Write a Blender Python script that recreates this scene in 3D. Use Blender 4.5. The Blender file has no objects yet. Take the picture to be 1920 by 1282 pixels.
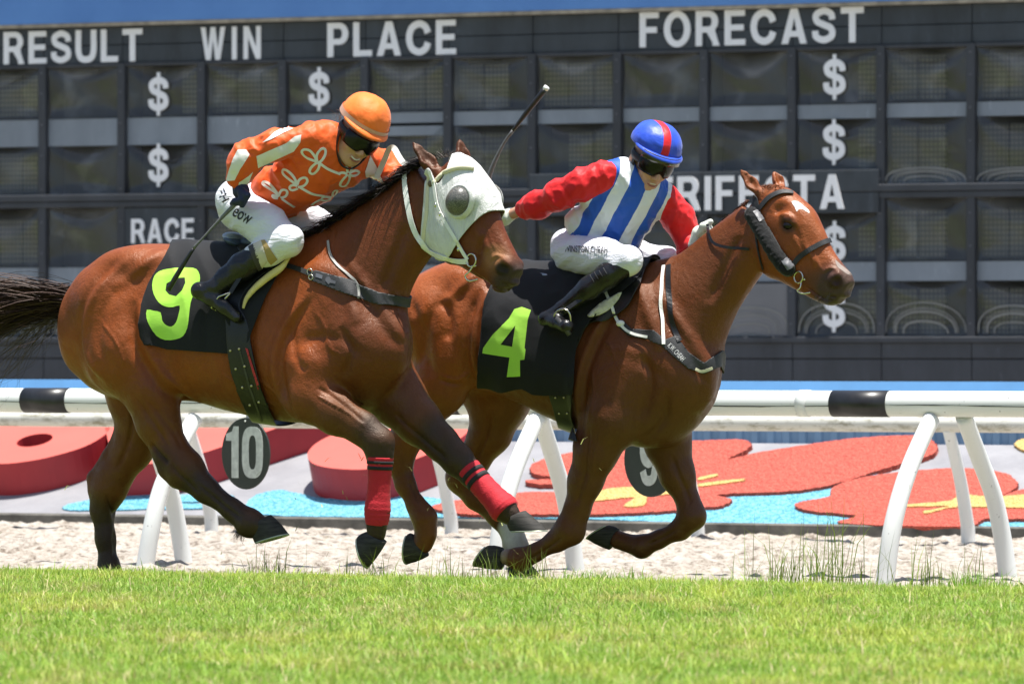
import bpy, bmesh, math, random
import numpy as np
from mathutils import Vector, Matrix
from mathutils.bvhtree import BVHTree
from mathutils.geometry import delaunay_2d_cdt

random.seed(7); RNG = np.random.default_rng(7)
SC = bpy.context.scene
COL = SC.collection

# ------------------------------------------------------------------ camera
FPX, CX, HY, CZ = 12000.0, 960.0, 658.0, 1.05      # focal length in photo pixels, principal column, horizon row, eye height
PSI = math.atan(0.51)                              # the track, rail and boards run at this angle to the picture plane
cam_d = bpy.data.cameras.new('camera'); cam = bpy.data.objects.new('camera', cam_d); COL.objects.link(cam)
cam.location = (0, 0, CZ); cam.rotation_euler = (math.radians(90), 0, 0)
cam_d.sensor_width = 36; cam_d.lens = FPX / 1920 * 36; cam_d.shift_y = 17 / 1920
cam_d.clip_start = 1; cam_d.clip_end = 3000
cam_d.dof.use_dof = True; cam_d.dof.focus_distance = 30.6; cam_d.dof.aperture_fstop = 7.0
SC.camera = cam

# ------------------------------------------------------------------ light
SUN_EL, SUN_AZ = math.radians(82), math.radians(128)   # azimuth from +Y towards +X
w = bpy.data.worlds.new('World'); SC.world = w; w.use_nodes = True
nt = w.node_tree; nt.nodes.clear()
sky = nt.nodes.new('ShaderNodeTexSky'); sky.sky_type = 'NISHITA'; sky.sun_disc = False
sky.sun_elevation = SUN_EL; sky.sun_rotation = SUN_AZ; sky.air_density = 1.0; sky.dust_density = 1.5
bg = nt.nodes.new('ShaderNodeBackground'); bg.inputs['Strength'].default_value = 0.08
wo = nt.nodes.new('ShaderNodeOutputWorld')
nt.links.new(sky.outputs[0], bg.inputs[0]); nt.links.new(bg.outputs[0], wo.inputs[0])
sd = bpy.data.lights.new('sun', 'SUN'); sd.energy = 5.0; sd.angle = math.radians(0.53); sd.color = (1, .96, .9)
sun = bpy.data.objects.new('sun', sd); COL.objects.link(sun)
sdir = Vector((math.cos(SUN_EL) * math.sin(SUN_AZ), math.cos(SUN_EL) * math.cos(SUN_AZ), math.sin(SUN_EL)))
sun.rotation_euler = (-sdir).to_track_quat('-Z', 'Y').to_euler(); sun.location = (0, 20, 30)
SC.view_settings.view_transform = 'Standard'; SC.view_settings.look = 'None'
SC.view_settings.gamma = 1; SC.view_settings.exposure = 0.88
SC.cycles.max_bounces = 6; SC.cycles.transparent_max_bounces = 12
SC.cycles.use_denoising = True

# ------------------------------------------------------------------ measuring: photo pixel -> place
class Frame:
    """vertical plane of the place; local axes: s along the heading, m away from the viewer, z up"""
    def __init__(f, px, D, yaw=PSI, z0=0.0, m_of=None):
        f.yaw = yaw
        f.O = np.array([(px - CX) / FPX * D, D, z0])
        f.u = np.array([math.cos(yaw), -math.sin(yaw), 0]); f.m = np.array([math.sin(yaw), math.cos(yaw), 0])
        f.R = np.stack([f.u, f.m, np.array([0, 0, 1.0])])       # world -> local rows
    def loc(f, px, py, m=0.0):
        r = np.array([(px - CX) / FPX, 1.0, -(py - HY) / FPX]); c = np.array([0, 0, CZ])
        D = (m + (f.O - c) @ f.m) / (r @ f.m)
        return f.R @ (c + D * r - f.O)
    def world(f, p): return np.asarray(p) @ f.R + f.O
    def local(f, p): return (np.asarray(p) - f.O) @ f.R.T
    def wpx(f, px, py, m=0.0): return f.world(f.loc(px, py, m))
    def r(f, px, py, rp, m=0.0):                                # pixel length -> metres there
        return rp * (f.wpx(px, py, m)[1]) / FPX
    def matrix(f):
        M = Matrix.Identity(4)
        for i in range(3):
            M[i][0], M[i][1], M[i][2], M[i][3] = f.u[i], f.m[i], (0, 0, 1)[i], f.O[i]
        return M
def track(D0): return Frame(CX, D0)                             # a plane parallel to the track crossing the view axis at D0
def ray(px, py): return Vector(((px - CX) / FPX, 1.0, -(py - HY) / FPX))

# ------------------------------------------------------------------ objects
def tag(o, label=None, cat=None, group=None, kind=None):
    if label: o['label'] = label
    if cat: o['category'] = cat
    if group: o['group'] = group
    if kind: o['kind'] = kind
    return o
def empty(name, fr, label, cat, group=None):
    o = bpy.data.objects.new(name, None); COL.objects.link(o); o.empty_display_size = .1
    if isinstance(fr, Frame): o.matrix_world = fr.matrix()
    else: o.location = fr
    o['_'] = 0; del o['_']
    return tag(o, label, cat, group)
def mesh_obj(name, verts, faces, mat=None, parent=None, smooth=True, world=True):
    """one mesh object; verts in world space when world=True and re-expressed in the parent's space"""
    verts = np.asarray(verts, dtype=np.float64).reshape(-1, 3)
    if parent is not None and world:
        M = np.array(root_matrix(parent).inverted())
        verts = verts @ M[:3, :3].T + M[:3, 3]
    me = bpy.data.meshes.new(name)
    if isinstance(faces, np.ndarray):
        n, k = faces.shape
        me.vertices.add(len(verts)); me.vertices.foreach_set('co', verts.astype(np.float32).ravel())
        me.loops.add(n * k); me.loops.foreach_set('vertex_index', faces.astype(np.int32).ravel())
        me.polygons.add(n); me.polygons.foreach_set('loop_start', np.arange(0, n * k, k, dtype=np.int32))
        me.update(calc_edges=True); me.validate()
    else:
        me.from_pydata([tuple(v) for v in verts], [], [tuple(f) for f in faces]); me.update()
    if smooth: me.polygons.foreach_set('use_smooth', [True] * len(me.polygons))
    if mat is not None:
        for m_ in (mat if isinstance(mat, (list, tuple)) else [mat]): me.materials.append(m_)
    o = bpy.data.objects.new(name, me); COL.objects.link(o)
    if parent is not None: o.parent = parent
    return o
def root_matrix(o):
    M = o.matrix_basis.copy()
    while o.parent: o = o.parent; M = o.matrix_basis @ M
    return M
def world_verts(o):
    n = len(o.data.vertices); a = np.empty(n * 3, np.float32); o.data.vertices.foreach_get('co', a)
    M = np.array(root_matrix(o)); return a.reshape(-1, 3) @ M[:3, :3].T + M[:3, 3]
def bvh_of(*objs):
    V, Fc, k = [], [], 0
    for o in objs:
        v = world_verts(o); V += [tuple(p) for p in v]
        Fc += [tuple(i + k for i in p.vertices) for p in o.data.polygons]; k += len(v)
    return BVHTree.FromPolygons(V, Fc)
def set_col(o, name, arr):
    a = o.data.color_attributes.new(name, 'FLOAT_COLOR', 'POINT')
    c = np.ones((len(o.data.vertices), 4), np.float32); c[:, :3] = arr; a.data.foreach_set('color', c.ravel())
def set_val(o, name, arr):
    a = o.data.attributes.new(name, 'FLOAT', 'POINT'); a.data.foreach_set('value', np.asarray(arr, np.float32))
def recalc(o):
    bm = bmesh.new(); bm.from_mesh(o.data); bmesh.ops.recalc_face_normals(bm, faces=bm.faces); bm.to_mesh(o.data); bm.free()
def bevel(o, wdt, seg=2):
    md = o.modifiers.new('bevel', 'BEVEL'); md.width = wdt; md.segments = seg; md.limit_method = 'ANGLE'; md.angle_limit = math.radians(40)
    return o
class MB:
    """collects simple solids, then links them as ONE mesh object"""
    def __init__(s): s.v = []; s.f = []
    def add(s, v, f):
        k = len(s.v); s.v += [tuple(map(float, p)) for p in v]; s.f += [tuple(i + k for i in q) for q in f]; return s
    def box(s, x0, x1, y0, y1, z0, z1):
        v = [(x, y, z) for z in (z0, z1) for y in (y0, y1) for x in (x0, x1)]
        return s.add(v, [(0, 2, 3, 1), (4, 5, 7, 6), (0, 1, 5, 4), (2, 6, 7, 3), (0, 4, 6, 2), (1, 3, 7, 5)])
    def tube(s, pts, rad, n=12, cap=True):
        pts = [np.asarray(p, float) for p in pts]; N = len(pts)
        rad = [rad] * N if np.isscalar(rad) else rad
        rings = []; prev = None
        for i in range(N):
            t = pts[min(i + 1, N - 1)] - pts[max(i - 1, 0)]; t = t / (np.linalg.norm(t) + 1e-9)
            if prev is None:
                a = np.array([0, 0, 1.0]) if abs(t[2]) < .9 else np.array([1.0, 0, 0])
            else: a = prev
            x = a - t * (a @ t); x /= np.linalg.norm(x) + 1e-9; y = np.cross(t, x); prev = x
            rings.append([pts[i] + rad[i] * (math.cos(2 * math.pi * j / n) * x + math.sin(2 * math.pi * j / n) * y) for j in range(n)])
        v = [p for r_ in rings for p in r_]; f = []
        for i in range(N - 1):
            for j in range(n): f.append((i * n + j, i * n + (j + 1) % n, (i + 1) * n + (j + 1) % n, (i + 1) * n + j))
        if cap: f.append(tuple(range(n - 1, -1, -1))); f.append(tuple((N - 1) * n + j for j in range(n)))
        return s.add(v, f)
    def strap(s, pts, nrm, width, th=.004):
        """flat strap through pts, lying on a surface with normals nrm"""
        pts = [np.asarray(p, float) for p in pts]; N = len(pts); v = []; f = []
        wd = [width] * N if np.isscalar(width) else width
        for i in range(N):
            t = pts[min(i + 1, N - 1)] - pts[max(i - 1, 0)]; t /= np.linalg.norm(t) + 1e-9
            n = np.asarray(nrm[i], float); n = n - t * (n @ t); n /= np.linalg.norm(n) + 1e-9; b = np.cross(t, n)
            for (a, c) in ((-.5, 0), (.5, 0), (.5, 1), (-.5, 1)): v.append(pts[i] + b * a * wd[i] + n * (c * th))
        for i in range(N - 1):
            for j in range(4): f.append((i * 4 + j, (i + 1) * 4 + j, (i + 1) * 4 + (j + 1) % 4, i * 4 + (j + 1) % 4))
        f.append((0, 1, 2, 3)); f.append((N * 4 - 1, N * 4 - 2, N * 4 - 3, N * 4 - 4))
        return s.add(v, f)
    def ball(s, c, r, n=10, sc=(1, 1, 1)):
        v = [(0, 0, 1)]; f = []
        for i in range(1, n):
            a = math.pi * i / n
            for j in range(n * 2): b = math.pi * j / n; v.append((math.sin(a) * math.cos(b), math.sin(a) * math.sin(b), math.cos(a)))
        v.append((0, 0, -1)); m = n * 2
        for j in range(m): f.append((0, 1 + j, 1 + (j + 1) % m))
        for i in range(n - 2):
            for j in range(m): f.append((1 + i * m + j, 1 + (i + 1) * m + j, 1 + (i + 1) * m + (j + 1) % m, 1 + i * m + (j + 1) % m))
        L = len(v) - 1
        for j in range(m): f.append((L, 1 + (n - 2) * m + (j + 1) % m, 1 + (n - 2) * m + j))
        return s.add([(c[0] + r * p[0] * sc[0], c[1] + r * p[1] * sc[1], c[2] + r * p[2] * sc[2]) for p in v], f)
    def build(s, name, mat, parent=None, smooth=False, world=True):
        o = mesh_obj(name, s.v, s.f, mat, parent, smooth, world); recalc(o); return o
def smooth_path(pts, n=8):
    """Catmull-Rom through the points"""
    P = [np.asarray(p, float) for p in pts]; out = []
    for i in range(len(P) - 1):
        a, b, c, d = P[max(i - 1, 0)], P[i], P[i + 1], P[min(i + 2, len(P) - 1)]
        for j in range(n):
            t = j / n; out.append(.5 * ((2 * b) + (c - a) * t + (2 * a - 5 * b + 4 * c - d) * t * t + (3 * b - a - 3 * c + d) * t ** 3))
    out.append(P[-1]); return out
def poly_smooth(pts, n=5):
    P = [np.asarray(p, float) for p in pts]; N = len(P); out = []
    for i in range(N):
        a, b, c, d = P[i - 1], P[i], P[(i + 1) % N], P[(i + 2) % N]
        for j in range(n):
            t = j / n; out.append(.5 * ((2 * b) + (c - a) * t + (2 * a - 5 * b + 4 * c - d) * t * t + (3 * b - a - 3 * c + d) * t ** 3))
    return out

# ------------------------------------------------------------------ materials
def lin(r, g, b):
    return tuple(((c / 255) / 12.92 if c / 255 <= .04045 else ((c / 255 + .055) / 1.055) ** 2.4) for c in (r, g, b))
class Mat:
    def __init__(s, name):
        s.m = bpy.data.materials.new(name); s.m.use_nodes = True; s.nt = s.m.node_tree; s.b = s.nt.nodes['Principled BSDF']; s.tc = None
    def n(s, t, **kw):
        nd = s.nt.nodes.new(t)
        for k, v in kw.items():
            if k in nd.inputs.keys(): nd.inputs[k].default_value = v
            else: setattr(nd, k, v)
        return nd
    def l(s, a, b): s.nt.links.new(a, b)
    def coord(s, kind='Object'):
        if s.tc is None: s.tc = s.n('ShaderNodeTexCoord')
        return s.tc.outputs[kind]
    def noise(s, scale, detail=4, rough=.55, vec=None, dist=0):
        nd = s.n('ShaderNodeTexNoise'); nd.inputs['Scale'].default_value = scale; nd.inputs['Detail'].default_value = detail
        nd.inputs['Roughness'].default_value = rough; nd.inputs['Distortion'].default_value = dist
        s.l(vec if vec is not None else s.coord(), nd.inputs['Vector']); return nd.outputs['Fac']
    def ramp(s, fac, stops):
        nd = s.n('ShaderNodeValToRGB'); cr = nd.color_ramp
        while len(cr.elements) > len(stops): cr.elements.remove(cr.elements[-1])
        while len(cr.elements) < len(stops): cr.elements.new(0.5)
        for e, (p, c) in zip(cr.elements, stops): e.position = p; e.color = (*c, 1) if not np.isscalar(c) else (c, c, c, 1)
        s.l(fac, nd.inputs[0]); return nd.outputs[0]
    def mix(s, fac, a, b, mode='MIX'):
        nd = s.n('ShaderNodeMix', data_type='RGBA', blend_type=mode)
        for i, v in ((0, fac), (6, a), (7, b)):
            if hasattr(v, 'is_linked') or isinstance(v, bpy.types.NodeSocket): s.l(v, nd.inputs[i])
            else: nd.inputs[i].default_value = v if np.isscalar(v) else (*v, 1)
        return nd.outputs[2]
    def math(s, op, a, b=0.0, c=0.0):
        nd = s.n('ShaderNodeMath', operation=op)
        for i, v in enumerate((a, b, c)):
            if isinstance(v, bpy.types.NodeSocket): s.l(v, nd.inputs[i])
            else: nd.inputs[i].default_value = v
        return nd.outputs[0]
    def attr(s, name, out='Color'):
        nd = s.n('ShaderNodeAttribute', attribute_name=name); return nd.outputs[out]
    def scaled(s, vec, sc):
        nd = s.n('ShaderNodeMapping'); nd.inputs['Scale'].default_value = sc; s.l(vec, nd.inputs['Vector']); return nd.outputs[0]
    def base(s, v):
        if isinstance(v, bpy.types.NodeSocket): s.l(v, s.b.inputs['Base Color'])
        else: s.b.inputs['Base Color'].default_value = (*v, 1)
        return s
    def set(s, **kw):
        for k, v in kw.items():
            k = k.replace('_', ' ')
            if isinstance(v, bpy.types.NodeSocket): s.l(v, s.b.inputs[k])
            else: s.b.inputs[k].default_value = v
        return s
    def bump(s, h, strength=.3, dist=.01):
        nd = s.n('ShaderNodeBump'); nd.inputs['Strength'].default_value = strength; nd.inputs['Distance'].default_value = dist
        s.l(h, nd.inputs['Height']); s.l(nd.outputs[0], s.b.inputs['Normal']); return s
def simple(name, col, rough=.6, var=.15, scale=20, bump=0, bscale=60, spec=.5, metal=0, coat=0):
    """a surface colour with a little wear and grain"""
    M = Mat(name); f = M.noise(scale, 5)
    lo = tuple(c * (1 - var) for c in col); hi = tuple(min(1, c * (1 + var)) for c in col)
    M.base(M.ramp(f, [(.3, lo), (.7, hi)])); M.set(Roughness=rough, Metallic=metal); M.b.inputs['Specular IOR Level'].default_value = spec
    if coat: M.set(Coat_Weight=coat, Coat_Roughness=.15)
    if bump: M.bump(M.noise(bscale, 4), bump, .005)
    return M.m

# ------------------------------------------------------------------ bodies grown from distance fields
def pchip(x, y, xi):
    x = np.asarray(x, float); y = np.asarray(y, float); h = np.diff(x); d = np.diff(y) / h; n = len(x)
    m = np.zeros(n); m[0] = d[0]; m[-1] = d[-1]
    for i in range(1, n - 1):
        m[i] = 0 if d[i - 1] * d[i] <= 0 else (h[i - 1] + h[i]) / (h[i - 1] / d[i - 1] + h[i] / d[i]) if True else 0
    xi = np.clip(xi, x[0], x[-1]); k = np.clip(np.searchsorted(x, xi) - 1, 0, n - 2)
    t = (xi - x[k]) / h[k]; t2 = t * t; t3 = t2 * t
    return (2 * t3 - 3 * t2 + 1) * y[k] + (t3 - 2 * t2 + t) * h[k] * m[k] + (-2 * t3 + 3 * t2) * y[k + 1] + (t3 - t2) * h[k] * m[k + 1]
class Field:
    """signed distance on a grid, in the local axes of a Frame"""
    def __init__(s, lo, hi, h):
        s.lo = np.array(lo, float); s.h = h; s.n = np.ceil((np.array(hi) - s.lo) / h).astype(int) + 1
        s.D = np.full(tuple(s.n), .5, np.float32)
    def sub(s, lo, hi):
        a = np.clip(np.floor((np.array(lo) - s.lo) / s.h).astype(int), 0, s.n - 1)
        b = np.clip(np.ceil((np.array(hi) - s.lo) / s.h).astype(int) + 1, a + 1, s.n)
        ax = [(s.lo[i] + s.h * np.arange(a[i], b[i])).astype(np.float32) for i in range(3)]
        return tuple(slice(a[i], b[i]) for i in range(3)), ax[0][:, None, None], ax[1][None, :, None], ax[2][None, None, :]
    def put(s, sl, d, k, op='u'):
        A = s.D[sl]; d = d.astype(np.float32)
        if op == 'u':
            h = np.clip(.5 + .5 * (A - d) / k, 0, 1); s.D[sl] = A + (d - A) * h - k * h * (1 - h)
        else:                                    # smooth subtraction
            h = np.clip(.5 - .5 * (A + d) / k, 0, 1); s.D[sl] = A + (-d - A) * h + k * h * (1 - h)
    def cap(s, a, b, ra, rb, k=.03, op='u', flat=1.0):
        a = np.asarray(a, float); b = np.asarray(b, float); R = max(ra, rb) + k * 1.2 + .02
        sl, X, Y, Z = s.sub(np.minimum(a, b) - R, np.maximum(a, b) + R)
        ab = b - a; L2 = ab @ ab + 1e-9
        t = np.clip(((X - a[0]) * ab[0] + (Y - a[1]) * ab[1] + (Z - a[2]) * ab[2]) / L2, 0, 1)
        d = np.sqrt((X - a[0] - t * ab[0]) ** 2 + ((Y - a[1] - t * ab[1]) / flat) ** 2 + (Z - a[2] - t * ab[2]) ** 2) - (ra + t * (rb - ra))
        s.put(sl, d * min(1, flat), k, op)
    def chain(s, P, R, k=.03, op='u', flat=1.0):
        for i in range(len(P) - 1): s.cap(P[i], P[i + 1], R[i], R[i + 1], k, op, flat)
    def ell(s, c, r, k=.03, op='u', rot=None):
        """ellipsoid; rot: 3x3 rows = its axes"""
        c = np.asarray(c, float); r = np.asarray(r, float); R = max(r) + k * 1.2 + .02
        sl, X, Y, Z = s.sub(c - R, c + R); X = X - c[0]; Y = Y - c[1]; Z = Z - c[2]
        if rot is not None:
            q = [rot[i][0] * X + rot[i][1] * Y + rot[i][2] * Z for i in range(3)]
        else: q = [X, Y, Z]
        k0 = np.sqrt((q[0] / r[0]) ** 2 + (q[1] / r[1]) ** 2 + (q[2] / r[2]) ** 2) + 1e-6
        k1 = np.sqrt((q[0] / r[0] ** 2) ** 2 + (q[1] / r[1] ** 2) ** 2 + (q[2] / r[2] ** 2) ** 2) + 1e-6
        s.put(sl, k0 * (k0 - 1) / k1, k, op)
    def tube(s, st, k=.04, p=2.2, org=(0, 0, 0), yaw=0.0, op='u', grow=0.0, m0=0.0):
        """st: rows (top s, top z, bottom s, bottom z, half width, taper) in the plane turned by yaw about org"""
        st = np.asarray(st, float); org = np.asarray(org, float)
        T, B = st[:, 0:2], st[:, 2:4]; Mid = (T + B) / 2
        A = Mid[-1] - Mid[0]; A /= np.linalg.norm(A); V = np.array([-A[1], A[0]])
        if V[1] < 0 and abs(V[1]) > .05: V = -V
        o2 = Mid[0]
        tT, vT = (T - o2) @ A, (T - o2) @ V; tB, vB = (B - o2) @ A, (B - o2) @ V; tM = (Mid - o2) @ A
        if np.mean(vT) < np.mean(vB): V = -V; vT, vB = -vT, -vB
        wm = st[:, 4].max() + .1
        cs, sn = math.cos(yaw), math.sin(yaw)            # plane heading u' = cs*s - sn*m  (towards the viewer for yaw>0)
        pts = np.concatenate([T, B]); ext = []
        for q in pts:
            for n_ in (-wm, wm):
                sx = q[0] - org[0]; ext.append((org[0] + cs * sx + sn * n_, org[1] - sn * sx + cs * n_ + m0, q[1]))
        ext = np.array(ext); sl, X, Y, Z = s.sub(ext.min(0) - .1, ext.max(0) + .1)
        S_ = org[0] + cs * (X - org[0]) - sn * (Y - m0 - org[1]); Nn = sn * (X - org[0]) + cs * (Y - m0 - org[1]); Zz = Z
        t = (S_ - o2[0]) * A[0] + (Zz - o2[1]) * A[1]; v = (S_ - o2[0]) * V[0] + (Zz - o2[1]) * V[1]
        def cur(tt, vv):
            i = np.argsort(tt); g = np.linspace(tt.min(), tt.max(), 160); return g, pchip(tt[i], vv[i], g)
        gT, yT = cur(tT, vT); gB, yB = cur(tB, vB); gW, yW = cur(tM, st[:, 4]); gP, yP = cur(tM, st[:, 5])
        top = np.interp(t, gT, yT); bot = np.interp(t, gB, yB); w_ = np.interp(t, gW, yW) + grow; tp = np.interp(t, gP, yP)
        c = (top + bot) / 2; a = np.maximum((top - bot) / 2, .004) + grow
        zn = (v - c) / a; ww = w_ * np.clip(1 - tp * np.clip(zn, -1, 1), .15, 2); wn = Nn / ww
        za, wa = np.abs(zn) + 1e-4, np.abs(wn) + 1e-4
        q = (za ** p + wa ** p) ** (1 / p); gr = np.sqrt(((za / q) ** (p - 1) / a) ** 2 + ((wa / q) ** (p - 1) / ww) ** 2)
        d = (q - 1) / gr
        t0, t1 = max(tT.min(), tB.min()) if False else tM.min(), tM.max()
        e = np.maximum(np.maximum(t0 - t, t - t1), 0) - grow
        d = np.where(e > 0, np.sqrt(np.maximum(d, 0) ** 2 + np.maximum(e, 0) ** 2) + np.minimum(d, 0) * 0, d)
        s.put(sl, d, k, op)
    def surface(s, iso=0.0):
        """naive surface nets -> verts (local), quads"""
        D = s.D - iso; ins = D < 0; n = s.n
        c = np.zeros(tuple(n - 1), np.int8)
        for dx in (0, 1):
            for dy in (0, 1):
                for dz in (0, 1): c += ins[dx:n[0] - 1 + dx, dy:n[1] - 1 + dy, dz:n[2] - 1 + dz]
        act = np.argwhere((c > 0) & (c < 8)); idx = np.full(tuple(n - 1), -1, np.int32)
        idx[act[:, 0], act[:, 1], act[:, 2]] = np.arange(len(act))
        cor = [(x, y, z) for x in (0, 1) for y in (0, 1) for z in (0, 1)]
        val = [D[act[:, 0] + a, act[:, 1] + b, act[:, 2] + d] for a, b, d in cor]
        acc = np.zeros((len(act), 3)); cnt = np.zeros(len(act))
        for i, p in enumerate(cor):
            for j, q in enumerate(cor):
                if j > i and sum(abs(p[k] - q[k]) for k in range(3)) == 1:
                    m = (val[i] < 0) != (val[j] < 0); t = val[i][m] / (val[i][m] - val[j][m])
                    acc[m] += np.array(p) + t[:, None] * (np.array(q) - np.array(p)); cnt[m] += 1
        v = s.lo + s.h * (act + acc / cnt[:, None]); quads = []
        for ax in range(3):
            o = [i for i in range(3) if i != ax]
            a = [slice(0, n[i]) for i in range(3)]; b = list(a); a[ax] = slice(0, n[ax] - 1); b[ax] = slice(1, n[ax])
            E = np.argwhere(ins[tuple(a)] != ins[tuple(b)])
            E = E[(E[:, o[0]] > 0) & (E[:, o[1]] > 0) & (E[:, o[0]] < n[o[0]] - 1) & (E[:, o[1]] < n[o[1]] - 1)]
            def g(d0, d1):
                q = E.copy(); q[:, o[0]] -= d0; q[:, o[1]] -= d1; return idx[q[:, 0], q[:, 1], q[:, 2]]
            Q = np.stack([g(1, 1), g(0, 1), g(0, 0), g(1, 0)], 1)
            fl = ins[E[:, 0], E[:, 1], E[:, 2]]
            if ax == 1: fl = ~fl
            Q[~fl] = Q[~fl][:, ::-1]; quads.append(Q)
        return v, np.concatenate(quads)
    def sample(s, P):
        q = np.clip((np.asarray(P) - s.lo) / s.h, 0, s.n - 1.001); i = q.astype(int); f = q - i; r = 0
        for a in (0, 1):
            for b in (0, 1):
                for c in (0, 1):
                    r = r + s.D[i[:, 0] + a, i[:, 1] + b, i[:, 2] + c] * (f[:, 0] if a else 1 - f[:, 0]) * (f[:, 1] if b else 1 - f[:, 1]) * (f[:, 2] if c else 1 - f[:, 2])
        return r
def relax(v, q, it=3, lam=.5):
    """a few rounds of surface smoothing"""
    for _ in range(it):
        a = np.zeros_like(v); c = np.zeros(len(v))
        for i in range(4):
            for j in (1, 3):
                np.add.at(a, q[:, i], v[q[:, (i + j) % 4]]); np.add.at(c, q[:, i], 1)
        v = v + lam * (a / np.maximum(c, 1)[:, None] - v)
    return v
def snoise(P, sc, seed=0):
    """smooth value noise in numpy"""
    P = np.asarray(P) * sc; i = np.floor(P).astype(np.int64); f = P - i; f = f * f * (3 - 2 * f); r = 0
    def hsh(x, y, z): 
        h = (x * 374761393 + y * 668265263 + z * 2147483647 + seed * 1274126177) & 0xffffffff
        h = ((h ^ (h >> 13)) * 1274126177) & 0xffffffff; return ((h ^ (h >> 16)) & 0xffff) / 65535.0
    for a in (0, 1):
        for b in (0, 1):
            for c in (0, 1):
                r = r + hsh(i[..., 0] + a, i[..., 1] + b, i[..., 2] + c) * (f[..., 0] if a else 1 - f[..., 0]) * (f[..., 1] if b else 1 - f[..., 1]) * (f[..., 2] if c else 1 - f[..., 2])
    return r
def drape(name, poly, bvh, mat, parent, off=.003, step=4.0, holes=(), th=0.0, smooth=True):
    """cloth or paint outlined as seen in the photo, laid on the surface it covers there (real place, own thickness)"""
    def dens(pl):
        o = []
        for i in range(len(pl)):
            a, b = np.array(pl[i], float), np.array(pl[(i + 1) % len(pl)], float); n = max(1, int(np.linalg.norm(b - a) / step))
            o += [a + (b - a) * j / n for j in range(n)]
        return o
    loops = [dens(poly)] + [dens(h) for h in holes]; vs = []; ed = []
    for L in loops:
        k = len(vs); vs += [Vector((p[0], p[1])) for p in L]; ed += [(k + i, k + (i + 1) % len(L)) for i in range(len(L))]
    xs = [p[0] for p in poly]; ys = [p[1] for p in poly]
    def inside(x, y, pl):
        c = False
        for i in range(len(pl)):
            (x1, y1), (x2, y2) = pl[i], pl[i - 1]
            if (y1 > y) != (y2 > y) and x < (x2 - x1) * (y - y1) / (y2 - y1) + x1: c = not c
        return c
    y = min(ys) + step / 2; r = 0
    while y < max(ys):
        x = min(xs) + step / 2 + (r % 2) * step / 2
        while x < max(xs):
            if inside(x, y, poly) and not any(inside(x, y, h) for h in holes) and min((v.x - x) ** 2 + (v.y - y) ** 2 for v in vs[:sum(map(len, loops))]) > (step * .5) ** 2: vs.append(Vector((x, y)))
            x += step
        y += step; r += 1
    V2, _, F2, *_ = delaunay_2d_cdt(vs, ed, [], 0, 1e-4)
    F2 = [f for f in F2 if inside(sum(V2[i].x for i in f) / 3, sum(V2[i].y for i in f) / 3, poly) and not any(inside(sum(V2[i].x for i in f) / 3, sum(V2[i].y for i in f) / 3, h) for h in holes)]
    V = []; ok = []
    o3 = Vector((0, 0, CZ)); last = None
    for p in V2:
        d = ray(p.x, p.y).normalized(); hit = bvh.ray_cast(o3, d)
        if hit[0] is None: V.append((0, 0, 0)); ok.append(False)
        else:
            n = hit[1]; n = -n if n.dot(d) > 0 else n
            V.append(tuple(hit[0] + n * off)); ok.append(True)
    F = [tuple(f) for f in F2 if all(ok[i] for i in f)]
    if not F: return None
    used = sorted({i for f in F for i in f}); mp = {u: i for i, u in enumerate(used)}
    o = mesh_obj(name, [V[u] for u in used], [tuple(mp[i] for i in f) for f in F], mat, parent, smooth)
    if th: md = o.modifiers.new('thickness', 'SOLIDIFY'); md.thickness = th; md.offset = 0
    return o
def on(bvh, px, py, off=.004):
    """point and normal on a surface where the photo shows it"""
    d = ray(px, py).normalized(); h = bvh.ray_cast(Vector((0, 0, CZ)), d)
    if h[0] is None: return None, None
    n = h[1]; n = -n if n.dot(d) > 0 else n
    return np.array(h[0] + n * off), np.array(n)
def strap_on(name, pix, bvh, mat, parent, width, th=.004, off=.003, n=6, fallback=None):
    pts, nr = [], []
    for p in smooth_path([np.array(q, float) for q in pix], n):
        a, b = on(bvh, p[0], p[1], off)
        if a is None:
            if fallback is None: continue
            a = fallback.wpx(p[0], p[1]); b = np.array([0, -1.0, 0])
        pts.append(a); nr.append(b)
    if len(pts) < 3: return None
    for _ in range(2):
        pts = [pts[0]] + [(pts[i - 1] + 2 * pts[i] + pts[i + 1]) / 4 for i in range(1, len(pts) - 1)] + [pts[-1]]
        nr = [nr[0]] + [(nr[i - 1] + 2 * nr[i] + nr[i + 1]) / 4 for i in range(1, len(nr) - 1)] + [nr[-1]]
    return MB().strap(pts, nr, width, th).build(name, mat, parent)

def ridged(P, sc, seed=0):
    """sharp creases: 1 along thin fold lines, falling away on both sides"""
    return 1 - np.abs(2 * snoise(P, sc, seed) - 1)
# ================================================================== the setting
TK = track(44.2)                       # kerb line
def strip(name, prof, mat, kind='structure', s0=-400, s1=400, D0=44.2, parent=None, ns=1):
    """a sheet swept along the track; prof = (m, z) from the viewer outwards"""
    fr = track(D0); v, f = [], []; n = len(prof)
    for i in range(ns + 1):
        s = s0 + (s1 - s0) * i / ns
        for m, z in prof: v.append(fr.world((s, m, z)))
    for i in range(ns):
        for j in range(n - 1): f.append((i * n + j, i * n + j + 1, (i + 1) * n + j + 1, (i + 1) * n + j))
    o = mesh_obj(name, v, f, mat, parent, False); recalc(o)
    if kind: o['kind'] = kind
    return o
COSP = math.cos(PSI)
def q_of(D0): return (D0 - 44.2) * COSP          # perpendicular place of a plane D0, measured from the kerb

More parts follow.
